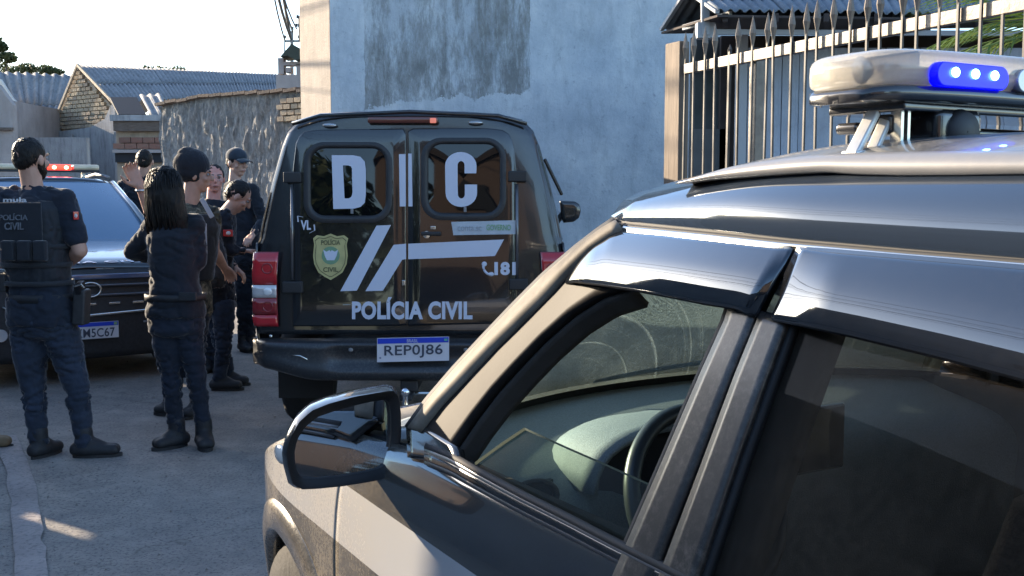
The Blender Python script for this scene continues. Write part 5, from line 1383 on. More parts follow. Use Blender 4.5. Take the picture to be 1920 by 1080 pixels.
SEC2 = [(.86,.22),(.905,.4),(.92,.62),(.91,.95),(.87,1.06)]
m = MB(); rws = []
for y in (-1.25,-1.8,-2.6,-3.2,-3.6,-4.3): rws.append([V((-a,y,b)) for a,b in SEC2])
o = m.quadgrid(rws).build('side_panel', msuv, suv, smooth=True, solid=.01); mirx(o)
rws = []
for y, w, z in ((-2.0,.60,1.585),(-2.2,.62,1.62),(-2.8,.63,1.64),(-3.5,.62,1.62),(-4.1,.58,1.56)):
    rws.append([V((w*s, y+(.08*(1-s*s) if y > -2.1 else 0), z+.05*(1-s**4)-.03)) for s in [-1+2*j/16 for j in range(17)]])
MB().quadgrid(rws).build('roof', msuv, suv, smooth=True, solid=.03)
msg = m_gloss('suv_glass', (.05,.12,.2), .08, .05, 1.0, .0, dc=(.4,.45,.5), ior=1.8)
rws = []
for i in range(9):
    t = i/8; rws.append([V((lerp(.80,.60,t)*s, lerp(-1.22,-2.0,t)+(.14*(1-t)+.08*t)*(1-s*s), lerp(1.06,1.585,t)+.02*t*(1-s**4)+.02*sin(pi*t))) for s in [-1+2*j/16 for j in range(17)]])
MB().quadgrid(rws).build('windscreen', msg, suv, smooth=True)
for sx in (-1,1):
    MB().tube([(sx*.83,-1.18,1.06),(sx*.72,-1.62,1.36),(sx*.61,-2.02,1.59)], [.03,.028,.03], 8).build('front_pillar', simple('pillar_pale', (.3,.3,.3), .2, .6, coat=1) , suv, smooth=True)
    MB().poly([(sx*.87,-1.35,1.08),(sx*.87,-4.1,1.08),(sx*.63,-3.9,1.58),(sx*.63,-2.1,1.58)]).build('side_window', msg, suv, solid=.006)
    m = MB(); m.ball((sx*1.0,-1.45,1.12), (.11,.06,.075), 14, 10); m.bar((sx*.88,-1.45,1.08),(sx*.98,-1.45,1.1),.04,.04); m.build('door_mirror', msuv, suv, smooth=True)
    MB().tube([(sx*.60,-2.15,1.65),(sx*.62,-2.9,1.69),(sx*.6,-3.8,1.64)], .017, 8).build('roof_rail', mrail, suv, smooth=True)
    for yy in (-.85,-3.4): wheel(suv, sx*.80, yy, .33, .21, sx)
MB().box((0,-2.3,.2), (1.6,4.2,.08)).build('underbody', mblk, suv)
MB().quadgrid([[V((-.85,-4.35,z)),V((0,-4.42,z)),V((.85,-4.35,z))] for z in (.25,.6,1.06)]+[[V((-.58,-4.12,1.56)),V((0,-4.15,1.58)),V((.58,-4.12,1.56))]]).build('tailgate', msuv, suv, smooth=True)
# front face: bumper, grille with bars, badge, plate, lamps
rws = []
for i in range(13):
    z = lerp(.2,.9,i/12); rws.append([V((.82*s, .03+.05*(1-s*s)+.03*sin(pi*i/12)-.04*s**8, z)) for s in [-1+2*j/20 for j in range(21)]])
fb = MB().quadgrid(rws).build('front_bumper', mblk, suv, smooth=True, solid=.01)
mbar = simple('grille_bar', (.09,.095,.11), .3, .3, coat=.5)
for k, z in enumerate((.845,.775,.70)): MB().box((0,.125,z), (1.12-.05*k,.025,[.04,.018,.018][k])).build('grille_bar', mbar if k else simple('grille_top', (.1,.13,.22), .15, .3, coat=1), fb, bevel=.006)
m = MB(); m.tube([(-.62,.09,.64),(-.5,.12,.565),(0,.135,.545),(.5,.12,.565),(.62,.09,.64)], .012, 8); m.build('grille_surround', mchrome, fb, smooth=True)
for k in range(7): MB().box((-.54+.18*k,.125,.63), (.085,.012,.018)).build('grille_slot', mchrome, fb, bevel=.003)
MB().ring((0,.145,.745), .062, .008, 'y', 28, 8, Matrix.Diagonal((1.25,1,.9))).build('front_badge', mchrome, fb, smooth=True)
for sx in (-1,1):
    hl_ = MB().box((sx*.68,.06,.82), (.26,.08,.11)).build('headlight', simple('lamp_lens', (.45,.5,.55), .08, .4, coat=1), suv, bevel=.02); MB().ball((sx*.66,.1,.82), .035).build('bulb', mchrome, hl_, smooth=True)
    MB().lathe([(.001,.01),(.045,.012),(.05,0)], (sx*.64,.085,.42), 'y', 16).build('fog_lamp', mclr, fb)
    MB().box((sx*.45,.115,.47), (.1,.01,.014)).build('sensor', simple('dull_sensor', (.2,.21,.23), .4), fb)
PFS = lambda u, v, o=0: SFp(u, v, .14+o)
p0 = V((-.2,.135,.36)); 
pm = MB().poly([(-.2,.142,.36),(.2,.142,.36),(.2,.142,.49),(-.2,.142,.49)]).build('licence_plate', simple('plate_white2', (.62,.62,.64), .4), suv, solid=.006)
MB().poly([(-.197,.147,.457),(.197,.147,.457),(.197,.147,.488),(-.197,.147,.488)]).build('plate_band', simple('plate_blue2', (.01,.05,.5), .35), pm, solid=.001)
MB().poly([(-.19,.149,.462),(-.165,.149,.462),(-.165,.149,.484),(-.19,.149,.484)]).build('plate_flag', mgreen, pm, solid=.001)
link('plate_number', textmesh('RXM5C67', .34, .07, .0008, .012, lambda x,z,d: V((.17-x, .149+d, .372+z)), 1.05), simple('plate_ink2', (.05,.06,.09), .5), pm)
link('hood_lettering', textmesh('POLÍCIA CIVIL', 1.1, .05, .001, .03, lambda x,z,d: V((.55-x, -.03-z*1.3-.05*abs(x-.55), .935+(z*1.3)*.24+.01-.012*abs(x-.55)+d)), 1.15), mdec, suv)
# light bar
cream = simple('cream_light_bar', (.62,.52,.36), .35, nscale=6, coat=.4)
bz_ = 1.735; by_ = -2.45
lb2 = MB().box((0,by_,bz_-.025), (1.12,.2,.02)).build('light_bar', mblk, suv, bevel=.006)
for a_, b_ in ((-.56,-.31),(-.075,.56)): MB().box(((a_+b_)/2,by_,bz_+.012), (b_-a_,.2,.055)).build('lens', cream, lb2, bevel=.02)
MB().box((-.193,by_,bz_+.012), (.215,.2,.055)).build('red_lens', emissive('red_flash', (1,.03,.015), 1.5, (.6,.1,.05)), lb2, bevel=.015, label='glowing red centre lens')
for x in (-.25,-.14): MB().ball((x,by_+.1,bz_+.01), (.02,.008,.018)).build('led', emissive('red_core', (1,.2,.12), 6, (.8,.3,.2)), lb2, smooth=True)
for x in (-.42,.42): MB().bar((x,by_,bz_-.03),(x,by_,1.63),.03,.05).build('bracket', mbrk, lb2)

# unseen copy of the pickup, added to darken the rear doors' reflections
t2_ = copy_tree(truck); t2_.location = (-1.15, -8.6, 0); t2_['label'] = 'unseen copy of the black pickup, added to darken reflections'

# ================= PEOPLE =================
def capsule(mb, a, b, ra, rb, seg=14):
    a, b = V(a), V(b); d = b-a; L = d.length
    if L < 1e-5: mb.ball(a, ra); return
    q = d.to_track_quat('Z', 'Y').to_matrix(); rows = []
    for k in range(5):
        th = pi/2*(1-k/4)*.98; rows.append([a+q@V((ra*cos(th)*cos(2*pi*j/seg), ra*cos(th)*sin(2*pi*j/seg), -ra*sin(th))) for j in range(seg)])
    for k in range(1,4): rows.append([a+q@V((lerp(ra,rb,k/4)*cos(2*pi*j/seg), lerp(ra,rb,k/4)*sin(2*pi*j/seg), L*k/4)) for j in range(seg)])
    for k in range(5):
        th = pi/2*(k/4)*.98; rows.append([a+q@V((rb*cos(th)*cos(2*pi*j/seg), rb*cos(th)*sin(2*pi*j/seg), L+rb*sin(th))) for j in range(seg)])
    n0 = len(mb.v); mb.quadgrid(rows, close_v=True); n1 = len(mb.v)
    mb.f.append(tuple(range(n0, n0+seg))[::-1]); mb.f.append(tuple(range(n1-seg, n1)))
def chain(mb, pts, rad):
    for i in range(len(pts)-1): capsule(mb, pts[i], pts[i+1], rad[i], rad[i+1])
def loft_ell(mb, rings, seg=24):
    """rings: (centre, half width, half depth, angle)"""
    rows = []
    for c, w, d, a in rings:
        ux = V((cos(a), sin(a), 0)); uy = V((-sin(a), cos(a), 0))
        rows.append([V(c)+ux*(w*abs(cos(t))**.85*(1 if cos(t) > 0 else -1))+uy*(d*abs(sin(t))**.85*(1 if sin(t) > 0 else -1)) for t in [2*pi*k/seg for k in range(seg)]])
    n0 = len(mb.v); mb.quadgrid(rows, close_v=True); n1 = len(mb.v)
    mb.f.append(tuple(range(n0, n0+seg))[::-1]); mb.f.append(tuple(range(n1-seg, n1)))
def fuse(mb, name, mat, parent, vox=.012, smooth=6, wr=0.0, wscale=9, seed=0, stretch=(1,1,1)):
    tmp = bpy.data.objects.new('tmp', mb.mesh('tmp', False)); COL.objects.link(tmp)
    r = tmp.modifiers.new('r', 'REMESH'); r.mode = 'VOXEL'; r.voxel_size = vox; r.use_smooth_shade = True
    s = tmp.modifiers.new('s', 'SMOOTH'); s.factor = .5; s.iterations = smooth
    me = evalmesh(tmp); bpy.data.objects.remove(tmp)
    if wr:
        me.update(); nn = [v.normal.copy() for v in me.vertices]
        for v, n in zip(me.vertices, nn):
            p = V((v.co.x*stretch[0], v.co.y*stretch[1], v.co.z*stretch[2]))*wscale+V((seed*3.1, 0, 0))
            k = mnoise.noise(p)
            q_ = V((p.x+p.z*.35, p.y-p.z*.3, p.z*1.0)); r_ = max(0, 1-abs(mnoise.noise(q_*1.1+V((9,0,0))))*4.5)
            r2 = max(0, 1-abs(mnoise.noise(q_*2.3+V((3,7,0))))*4.0)
            msk = .35+.65*sstep(-.2, .25, mnoise.noise(p*.35+V((4,4,0))))
            v.co += n*(wr*.7*k-wr*1.15*r_*msk-wr*.5*r2*msk)
    me.polygons.foreach_set('use_smooth', [True]*len(me.polygons)); me.name = name
    return link(name, me, mat, parent)
def hand(mb, w, d, nrm, size=1.0, curl=.5, spread=.12):
    """wrist w, direction d of the palm, nrm = direction the palm faces"""
    d = V(d).normalized(); nrm = (V(nrm)-d*V(nrm).dot(d)).normalized(); side = d.cross(nrm)
    k = size
    for s in (-.028,-.01,.01,.028): capsule(mb, V(w)+d*.01*k+side*s*.6*k, V(w)+d*.088*k+side*s*k, .015*k, .0135*k, 10)
    for i, (s, L) in enumerate(((-.031,.062),(-.0105,.074),(.0105,.07),(.031,.055))):
        p = V(w)+d*.09*k+side*s*k; a = curl*.5; dd = d
        for seg_ in range(3):
            a_ = curl*(.55+.55*seg_); dd = (d*cos(a_)+nrm*sin(a_)+side*(s*spread*8)).normalized()
            q = p+dd*L*k*(.48,.3,.24)[seg_]; capsule(mb, p, q, (.0095,.0085,.0075)[seg_]*k, (.0085,.0075,.0065)[seg_]*k, 8); p = q
    p = V(w)+d*.02*k-side*.03*k; dd = (d*.7-side*.65+nrm*.35).normalized(); q = p+dd*.045*k; capsule(mb, p, q, .014*k, .0105*k, 8)
    dd = (d*.85-side*.2+nrm*(.3+curl*.4)).normalized(); q2 = q+dd*.032*k; capsule(mb, q, q2, .0105*k, .009*k, 8); capsule(mb, q2, q2+dd*.022*k, .009*k, .0075*k, 8)
def headshape(mb, c, f, up, s=1.0):
    """c centre of the skull, f facing, up"""
    f = V(f).normalized(); up = (V(up)-f*V(up).dot(f)).normalized(); r = f.cross(up)
    M = Matrix((r, f, up)).transposed()
    P = lambda x,y,z: V(c)+M@V((x*s,y*s,z*s))
    mb.ball(P(0,-.012,.025), (.077*s,.094*s,.093*s), 18, 12, M)
    mb.ball(P(0,.028,-.035), (.06*s,.068*s,.075*s), 16, 10, M)
    mb.ball(P(0,.05,-.085), (.036*s,.036*s,.026*s), 12, 8, M)        # chin
    mb.ball(P(0,.08,.03), (.05*s,.016*s,.012*s), 12, 8, M)           # brow
    capsule(mb, P(0,.092,.02), P(0,.112,-.018), .009*s, .014*s, 10)   # nose
    mb.ball(P(0,.088,-.055), (.026*s,.016*s,.012*s), 10, 6, M)       # lips
    for x in (-1,1):
        mb.ball(P(x*.043,.062,-.02), (.024*s,.024*s,.022*s), 10, 6, M)   # cheek
        mb.ball(P(x*.079,-.006,-.008), (.011*s,.019*s,.031*s), 10, 8, M)  # ear
    return M, P
mskin = NT('skin'); _v = mskin.coord('Object'); mskin.bsdf(mskin.ramp(mskin.noise(_v, 14, 4), [(.3,(.42,.235,.165)),(.7,(.53,.31,.23))]), .5, spec=.4); mskin = mskin.m
mskinr = NT('flushed_skin'); _v = mskinr.coord('Object'); mskinr.bsdf(mskinr.ramp(mskinr.noise(_v, 22, 4), [(.3,(.55,.2,.15)),(.7,(.6,.3,.23))]), .5); mskinr = mskinr.m
def cloth(name, col, ns=60, amp=.35, rough=.9, sheen=.35, weave=300, bs=.25):
    t = NT(name); vec = t.coord('Object'); a = t.noise(vec, 5, 5, .6); b = t.noise(vec, weave, 2, .6); f = t.noise(vec, ns, 3, .6)
    c = t.ramp(a, [(.3, tuple(x*(1-amp) for x in col)), (.7, tuple(x*(1+amp) for x in col))])
    c = t.mix(t.ramp(f, [(.55,0.0),(.8,.3)]), c, tuple(min(1,x*2.2) for x in col))
    t.bsdf(c, rough, sheen=sheen, normal=t.bump(t.math('ADD', b, f), bs, .004)); return t.m
mblackc = cloth('black_cloth', (.007,.010,.017)); mnavy = cloth('dark_navy_cloth', (.008,.013,.025)); mjean = cloth('blue_jeans', (.016,.024,.042), 90, .45)
mjeand = cloth('dark_jeans', (.013,.02,.036), 90, .35); mvest = cloth('black_vest_nylon', (.008,.011,.017), 40, .3, .75, .4); mcamo = NT('camouflage_cloth')
_v = mcamo.coord('Object'); mcamo.bsdf(mcamo.ramp(mcamo.noise(_v, 22, 2, .4), [(.40,(.02,.022,.02)),(.47,(.10,.09,.065)),(.56,(.05,.05,.035)),(.62,(.2,.17,.12))]), .9); mcamo = mcamo.m
mhair = NT('dark_hair'); _v = mhair.coord('Object', (1,1,.15)); _n = mhair.noise(_v, 160, 4, .7); mhair.bsdf(mhair.ramp(_n, [(.3,(.004,.004,.005)),(.7,(.016,.013,.011))]), .42, normal=mhair.bump(_n, 1.0, .006), spec=.22); mhair = mhair.m
mboot = simple('black_leather', (.014,.015,.018), .65, nscale=30, bump=.3); mtan = simple('tan_suede', (.2,.14,.08), .85, nscale=20, bump=.3)
msole = simple('rubber_sole', (.025,.025,.027), .8); mred = mred; mbadge = simple('badge_white', (.6,.55,.55), .6)

def figure(name, label, Y, u0, J, face, up=(0,0,1), tang=0.0, shirt=mblackc, trou=mjean, skin=mskin, shoe=mboot, sleeve=1.0, W=1.0, long_torso=None,
           hair='short', handcfg=None, group='police officers standing in the street', female=False, vox=.0095, pivot=1.0, feet=None, headup=None, hs=1.0, wr=.012):
    o = PX(u0, 361, Y); o.z = 0
    p = thing('person', label, 'person', o, 0, group)
    Q = lambda u, v, dy=0.0: PX(u, v, Y+dy)-o
    j = {k: Q(*v) for k, v in J.items()}
    # torso rings
    a = tang; m = MB(); ch, pe = j['chest'], j['pelvis']; nk = j['neck']; wa = ch.lerp(pe, .58)
    sw = (j['shr']-j['shl']).length/2
    wch = max(.15, min(.2, sw*1.0))*W; wh = (.165 if female else .16)*W; ww = (.135 if female else .152)*W
    rings = [(pe-V((0,0,.06 if female else .12)), wh*(.99 if female else 1.03), .13*W, a), (pe-V((0,0,.02 if female else .05)), wh*(1.0 if female else 1.06), .132*W, a), (wa, ww, .108*W, a), (ch-V((0,0,.06)), wch*.93, .125*W, a), (ch+V((0,0,.03)), wch, .125*W, a), (ch.lerp(nk,.55), wch*.82, .1*W, a), (ch.lerp(nk,.85), wch*.5, .075, a), (nk+V((0,0,.01)), .06, .06, a)]
    loft_ell(m, rings)
    for s in ('l','r'):
        sh, el, wr_ = j['sh'+s], j['el'+s], j['wr'+s]; r0 = .062*W
        capsule(m, nk.lerp(sh,.45)-V((0,0,.02)), sh, .05*W, r0)
        if sleeve >= 1: chain(m, [sh, sh.lerp(el,.5), el, el.lerp(wr_,.5), wr_.lerp(el,.08)], [r0*1.02, .055*W, .049*W, .046*W, .037])
        else: chain(m, [sh, sh.lerp(el,.5), sh.lerp(el,sleeve)], [r0*1.05, .062*W, .061*W])
    fuse(m, 'shirt', shirt, p, vox, 5, wr, 8, u0, (1,1,1.6))
    # skin body: core, neck, head, arms, hands
    m = MB(); hc = j['head']; M, HP = headshape(m, hc, face, headup or up, hs)
    chain(m, [hc-V((0,0,.05))-V(face).normalized()*.015, nk-V((0,0,.02)), ch-V((0,0,.05))], [.056,.058,.06]); chain(m, [ch-V((0,0,.05)), wa, pe], [.06,.07,.07])
    for s in ('l','r'):
        sh, el, wr_ = j['sh'+s], j['el'+s], j['wr'+s]; k_ = sleeve >= 1; chain(m, [ch-V((0,0,.03)), sh-V((0,0,.015))], [.05,.028]); chain(m, [sh-V((0,0,.015)), sh.lerp(el,.6 if not k_ else .5), el], [.028,.044 if not k_ else .032,.042 if not k_ else .03]); chain(m, [el, el.lerp(wr_,.3), wr_], [.041,.043,.028] if not k_ else [.03,.03,.026])
        hd = (handcfg or {}).get(s)
        d = V(hd[0]) if hd else (wr_-el).normalized(); nr = V(hd[1]) if hd else V((0,0,-1)) if abs(d.z) < .8 else V((1 if s == 'l' else -1, 0, 0))
        hand(m, wr_, d, nr, hd[3] if hd and len(hd) > 3 else .98, hd[2] if hd else .7)
    body = fuse(m, 'body', skin, p, .0062, 3)
    # eyes, brows
    for x in (-.03,.03):
        e = MB().ball(HP(x,.079,.012), .0105*hs, 12, 8).build('eye', simple_eye, p, smooth=True); MB().ball(HP(x*1.02,.0865,.012), .0055*hs, 8, 6).build('iris', mhair, e, smooth=True)
        MB().bar(HP(x*.45,.095,.034), HP(x*1.6,.086,.036), .006, .008).build('eyebrow', mhair, p)
    MB().ball(HP(0,.1,-.056), (.021*hs,.006*hs,.006*hs), 10, 6, M).build('mouth', simple_lip, p, smooth=True)
    if hair == 'short':
        m = MB(); m.ball(HP(0,-.017,.03), (.081*hs,.094*hs,.094*hs), 22, 16, M); m.ball(HP(0,-.055,-.005), (.066*hs,.052*hs,.06*hs), 16, 12, M)
        for x in (-1,1): m.ball(HP(x*.064,-.01,.035), (.018*hs,.05*hs,.04*hs), 12, 8, M)
        cut = MB(); h_ = fuse(m, 'hair', mhair, p, .006, 2, .005, 45, u0, (1,1,.6))
        # clear the face: push anything in front of the hairline inwards
        for v in h_.data.vertices:
            q = M.transposed()@(v.co-V(hc))
            lim = .055 if q.z > .07*hs else .035
            if q.y > lim*hs and q.z < .095*hs: v.co -= (V(face).normalized())*(q.y-lim*hs)*.9
    # trousers
    m = MB(); loft_ell(m, [(pe+V((0,0,.03)), wh*.9, .11*W, a), (pe-V((0,0,.05)), wh*.95, .12*W, a), (pe-V((0,0,.13)), wh*.97, .122*W, a), (pe-V((0,0,.18)), wh*.7, .1*W, a)])
    for s in ('l','r'):
        hp, kn, an = j['hp'+s], j['kn'+s], j['an'+s]; k = .94 if female else 1.0
        chain(m, [hp, hp.lerp(kn,.5), kn, kn.lerp(an,.35), kn.lerp(an,.7), an+V((0,0,.03)), V((an.x,an.y,.1))], [.096*k*W,.084*k*W,.064*k*W,.062*k*W,.056*k,.056*k,.058*k])
    fuse(m, 'trousers', trou, p, vox, 5, wr*1.1, 10, u0+5, (1,1,2.2))
    # shoes
    for s in ('l','r'):
        an, to = j['an'+s], j['to'+s]; an2 = V((an.x, an.y, .055)); t2 = V((to.x, to.y, .035)); d = (t2-an2); d.z = 0; d.normalize(); sd = V((-d.y, d.x, 0))
        m = MB(); capsule(m, V((an.x,an.y,.15)), an2+V((0,0,.03)), .05, .05); capsule(m, an2-d*.035+V((0,0,-.005)), an2-d*.005, .046, .052); capsule(m, an2+V((0,0,.04)), an2.lerp(t2,.6)+V((0,0,.012)), .046, .038)
        for sx in (-.014,.014): capsule(m, an2+V((0,0,-.005))+sd*sx, t2+V((0,0,.006))+sd*sx*1.3, .043, .034)
        for v in range(len(m.v)):
            x, y, z = m.v[v]; m.v[v] = (x, y, max(z, .018))
        sh_ = fuse(m, 'shoe', shoe, p, .008, 3)
        m = MB(); pts = []
        for k in range(28):
            t = 2*pi*k/28; L_ = (t2-an2).length; c_o = an2+d*(L_/2-.01)
            w_ = .043+.007*cos(t); pts.append(V((c_o.x, c_o.y, 0))+d*((L_/2+.055)*cos(t))+sd*(w_*sin(t)*(1-.12*abs(cos(t))**3)))
        m.quadgrid([[q+V((0,0,.002)) for q in pts],[q+V((0,0,.022)) for q in pts]], close_v=True); m.f.append(tuple(range(28))); m.f.append(tuple(range(28,56))[::-1]); m.build('sole', msole, sh_)
    return p, j, Q, M, HP, rings
simple_eye = simple('eye_white', (.3,.28,.27), .3); simple_lip = simple('lip', (.3,.12,.1), .5)

# --- man at left, back to the camera ---
J = dict(head=(58,299), neck=(62,350), chest=(60,420), pelvis=(78,572), shl=(2,374), shr=(119,376), ell=(-26,470,.0), elr=(150,470,-.02), wrl=(22,512,.28), wrr=(118,500,.26),
         hpl=(53,610), hpr=(108,610), knl=(62,722,.02), knr=(144,720,.02), anl=(74,838), anr=(158,838), tol=(104,850,.12), tor=(214,850,.03))
p, j, Q, M, HP, rings = figure('person', 'short-haired man in black police vest and blue jeans, back to the camera at left', 5.95, 95, J, (.35,.94,-.03), tang=-.12, shirt=mnavy, trou=mjean, sleeve=.72, W=1.14,
    handcfg={'r': ((-.5,.8,.1),(-.6,-.3,.2),.9), 'l': ((.5,.8,.1),(.6,-.3,.2),.9)})
# beard on the jaw
m = MB(); m.ball(HP(0,.03,-.058), (.0635,.066,.05), 16, 10, M); m.ball(HP(0,.056,-.088), (.038,.038,.027), 12, 8, M)
for x in (-1,1): m.ball(HP(x*.062,.012,-.03), (.012,.03,.04), 10, 8, M)
b_ = fuse(m, 'beard', mhair, p, .006, 2, .003, 60)
# vest: thick plate carrier hugging the torso
m = MB(); ch, pe, nk = j['chest'], j['pelvis'], j['neck']; a = -.12
loft_ell(m, [(ch.lerp(pe,.72), .175, .135, a), (ch.lerp(pe,.45), .185, .148, a), (ch, .2, .155, a), (ch.lerp(nk,.4), .188, .14, a), (ch.lerp(nk,.62), .15, .11, a)])
for sx in (-1,1): capsule(m, ch.lerp(nk,.5)+V((sx*.1,0,0)), V(j['sh'+('r' if sx > 0 else 'l')]).lerp(nk,.42)+V((0,0,.018)), .045, .035)
vest = fuse(m, 'vest', mvest, p, .01, 4, .007, 12, 3)
mweb = cloth('webbing', (.018,.02,.025), 80)
for k in range(4):
    z = lerp(ch.z-.02, pe.z+.13, k/3); m = MB(); c = V((lerp(ch.x,pe.x,(ch.z-z)/(ch.z-pe.z)), lerp(ch.y,pe.y,.5), z)); w_ = .187+.008*(1-k/3)
    m.quadgrid([[c+V((cos(a)*(w_+.006)*cos(t)-sin(a)*(.156)*sin(t), sin(a)*(w_+.006)*cos(t)+cos(a)*.156*sin(t), dz)) for t in [2*pi*i/36 for i in range(36)]] for dz in (-.013,.013)], close_v=True); m.build('webbing_strap', mweb, vest, smooth=True, solid=.004)
MB().box(ch+V((.0,-.162,.01)), (.27,.012,.22), Matrix.Rotation(a,3,'Z')).build('back_panel', mvest, vest, bevel=.005)
mletter = simple('worn_print', (.12,.13,.15), .7, nscale=50, namp=.5); mletter2 = simple('name_print', (.5,.52,.56), .6)
def btext(txt, u0,v0,u1,v1, dy, mat, par):
    P0, P1, P2 = Q(u0,v1,dy), Q(u1,v1,dy+.0), Q(u0,v0,dy); ux, uz = P1-P0, P2-P0; nx = ux.cross(uz).normalized()
    link('lettering', textmesh(txt,1,1,.0015,.02,lambda x,z,d: P0+ux*x+uz*z+nx*d), mat, par)
for k in range(3): MB().box(Q(16+k*30,470,-.20), (.07,.045,.11)).build('pouch', mvest, vest, bevel=.01)
btext('POLÍCIA', -2,400,52,413,-.175,mletter,vest); btext('CIVIL', 8,417,44,431,-.175,mletter,vest); btext('mula', 6,370,50,379,-.162,mletter2,vest)
# belt, holster, pouches, watch, patch
m = MB(); c = pe+V((0,0,.045)); m.quadgrid([[c+V((.172*1.02*cos(t), .137*sin(t), dz)) for t in [2*pi*i/36 for i in range(36)]] for dz in (-.022,.022)], close_v=True); m.build('duty_belt', mboot, p, smooth=True, solid=.008)
hl = MB().box(Q(153,575,-.02), (.07,.10,.2), Matrix.Rotation(.08,3,'Y')).build('holster', mblk, p, bevel=.012); MB().box(Q(150,540,-.04), (.035,.08,.06), Matrix.Rotation(.3,3,'X')).build('pistol_grip', simple('gun_metal', (.03,.03,.033), .3, .7), hl, bevel=.006)
MB().tube([Q(140,537,-.09),Q(152,533,-.09),Q(158,540,-.08)], .005, 6).build('retention_clip', mchrome, hl)
MB().box(Q(6,530,-.06), (.05,.06,.1)).build('radio', mblk, p, bevel=.008); MB().box(Q(4,507,-.08), (.05,.03,.02)).build('buckle', mchrome, p, bevel=.004)
m = MB(); c = Q(147,404,-.02); m.box(c+V((.004,-.045,0)), (.03,.012,.045), Matrix.Rotation(.7,3,'Z')); m.build('arm_patch', mred, p, bevel=.003); MB().ball(c+V((.008,-.053,0)), (.009,.006,.011)).build('patch_emblem', mbadge, p)

# --- woman, back to the camera ---
J = dict(head=(311,352), neck=(318,402), chest=(325,455), pelvis=(330,575), shl=(288,424), shr=(366,420), ell=(247,472,.05), elr=(372,492,.02), wrl=(300,485,.22), wrr=(335,492,.24),
         hpl=(308,600), hpr=(350,598), knl=(318,698,.0), knr=(366,695,.02), anl=(332,815), anr=(382,806), tol=(298,832,-.08), tor=(386,820,-.1))
p, j, Q, M, HP, rings = figure('person', 'woman in black with long dark hair and folded arms, back to the camera', 6.2, 335, J, (.1,1,-.05), tang=.05, shirt=mblackc, trou=mnavy, female=True, hair=None, W=1.04,
    handcfg={'r': ((-.8,.5,.1),(0,-1,0),.8), 'l': ((.8,.5,.1),(0,-1,0),.8)})
m = MB(); m.ball(HP(0,-.012,.022), (.1,.108,.108), 20, 14, M); m.ball(HP(.005,-.045,-.05), (.1,.085,.12), 18, 12, M)
loft_ell(m, [(Q(312,350,-.035), .1,.078,0), (Q(313,380,-.045), .102,.075,0), (Q(318,408,-.04), .11,.066,0), (Q(322,430,-.025), .115,.06,0), (Q(325,455,.0), .11,.05,0)])
h_ = fuse(m, 'hair', mhair, p, .009, 4, .008, 16, 2, (2.2,2.2,.5))
m = MB(); rs_ = random.Random(4)
for k in range(150):
    a_ = rs_.uniform(-2.9,-.2); r_ = .100+.010*rs_.random(); top_ = HP(0,-.012,.02)
    st_ = V((cos(a_)*r_, sin(a_)*r_*1.02, 0)); zz_ = rs_.uniform(.0,.09); kk_ = sqrt(max(.05, 1-(zz_/.112)**2))
    p0_ = V((top_.x+st_.x*kk_, top_.y+st_.y*kk_, top_.z+zz_)); ex_ = lerp(.95,1.25,rs_.random()); b_ = Q(320, rs_.uniform(425,452), 0)
    p3_ = V((b_.x+cos(a_)*.098*ex_, b_.y-.03+sin(a_)*.062, b_.z)); p1_ = V((top_.x+st_.x*1.02, top_.y+st_.y*1.0, top_.z-.05)); p2_ = V((lerp(p1_.x,p3_.x,.5)+rs_.uniform(-.01,.01), lerp(p1_.y,p3_.y,.5)-.012, lerp(p1_.z,p3_.z,.5)))
    m.tube([p0_, p0_.lerp(p1_,.5)+V((cos(a_)*.006,sin(a_)*.006,0)), p1_, p2_, p3_+V((rs_.uniform(-.012,.012),0,0))], [.0035,.005,.0055,.0045,.0015], 5)
tag(m.build('hair_strands', mhair, h_, smooth=True), kind='stuff')
MB().box(Q(352,556,-.13), (.1,.02,.05)).build('belt_pouch', mboot, p, bevel=.006)
m = MB(); c = j['pelvis']+V((0,0,.06)); m.quadgrid([[c+V((.175*cos(t), .135*sin(t), dz)) for t in [2*pi*i/36 for i in range(36)]] for dz in (-.018,.018)], close_v=True); m.build('belt', mboot, p, smooth=True, solid=.006)

# --- man in beanie, arm raised behind the woman ---
J = dict(head=(366,328), neck=(357,378), chest=(360,425), pelvis=(352,560), shl=(318,400), shr=(396,402), ell=(290,418,.1), elr=(400,470,.1), wrl=(262,349,.02), wrr=(420,500,.25),
         hpl=(338,585), hpr=(366,585), knl=(330,680), knr=(366,682), anl=(322,757), anr=(372,768), tol=(300,765,.02), tor=(352,782,-.12))
p, j, Q, M, HP, rings = figure('person', 'man in black knitted beanie raising one hand, behind the woman with folded arms', 7.1, 350, J, (.93,.3,-.12), tang=-.5, shirt=mcamo, trou=mjeand, hair=None, sleeve=.35, skin=mskin, W=1.02,
    handcfg={'l': ((-.35,-.1,.75),(.3,-.9,.2),.75,1.15)})
m = MB(); m.ball(HP(0,-.03,.062), (.1,.12,.112), 24, 16, M); m.ball(HP(0,-.03,.005), (.096,.108,.066), 20, 12, M); m.ball(HP(0,-.06,.12), (.06,.07,.06), 20, 12, M)
bn = fuse(m, 'beanie', cloth('knitted_black', (.012,.013,.018), 120, .3, .95, .3, 200, .6), p, .008, 4, .003, 30, 1, (1,1,.5))
for v in bn.data.vertices:
    q = M.transposed()@(v.co-j['head'])
    if q.z < .02 and q.y > .03: v.co -= V((.93,.3,-.12)).normalized()*(q.y-.02)*.85
m = MB(); ch, pe, nk = j['chest'], j['pelvis'], j['neck']
loft_ell(m, [(ch.lerp(pe,.75), .17, .14, -.5), (ch.lerp(pe,.4), .18, .155, -.5), (ch, .19, .16, -.5), (ch.lerp(nk,.5), .17, .14, -.5)])
vest = fuse(m, 'vest', mvest, p, .012, 4, .004, 12, 5)
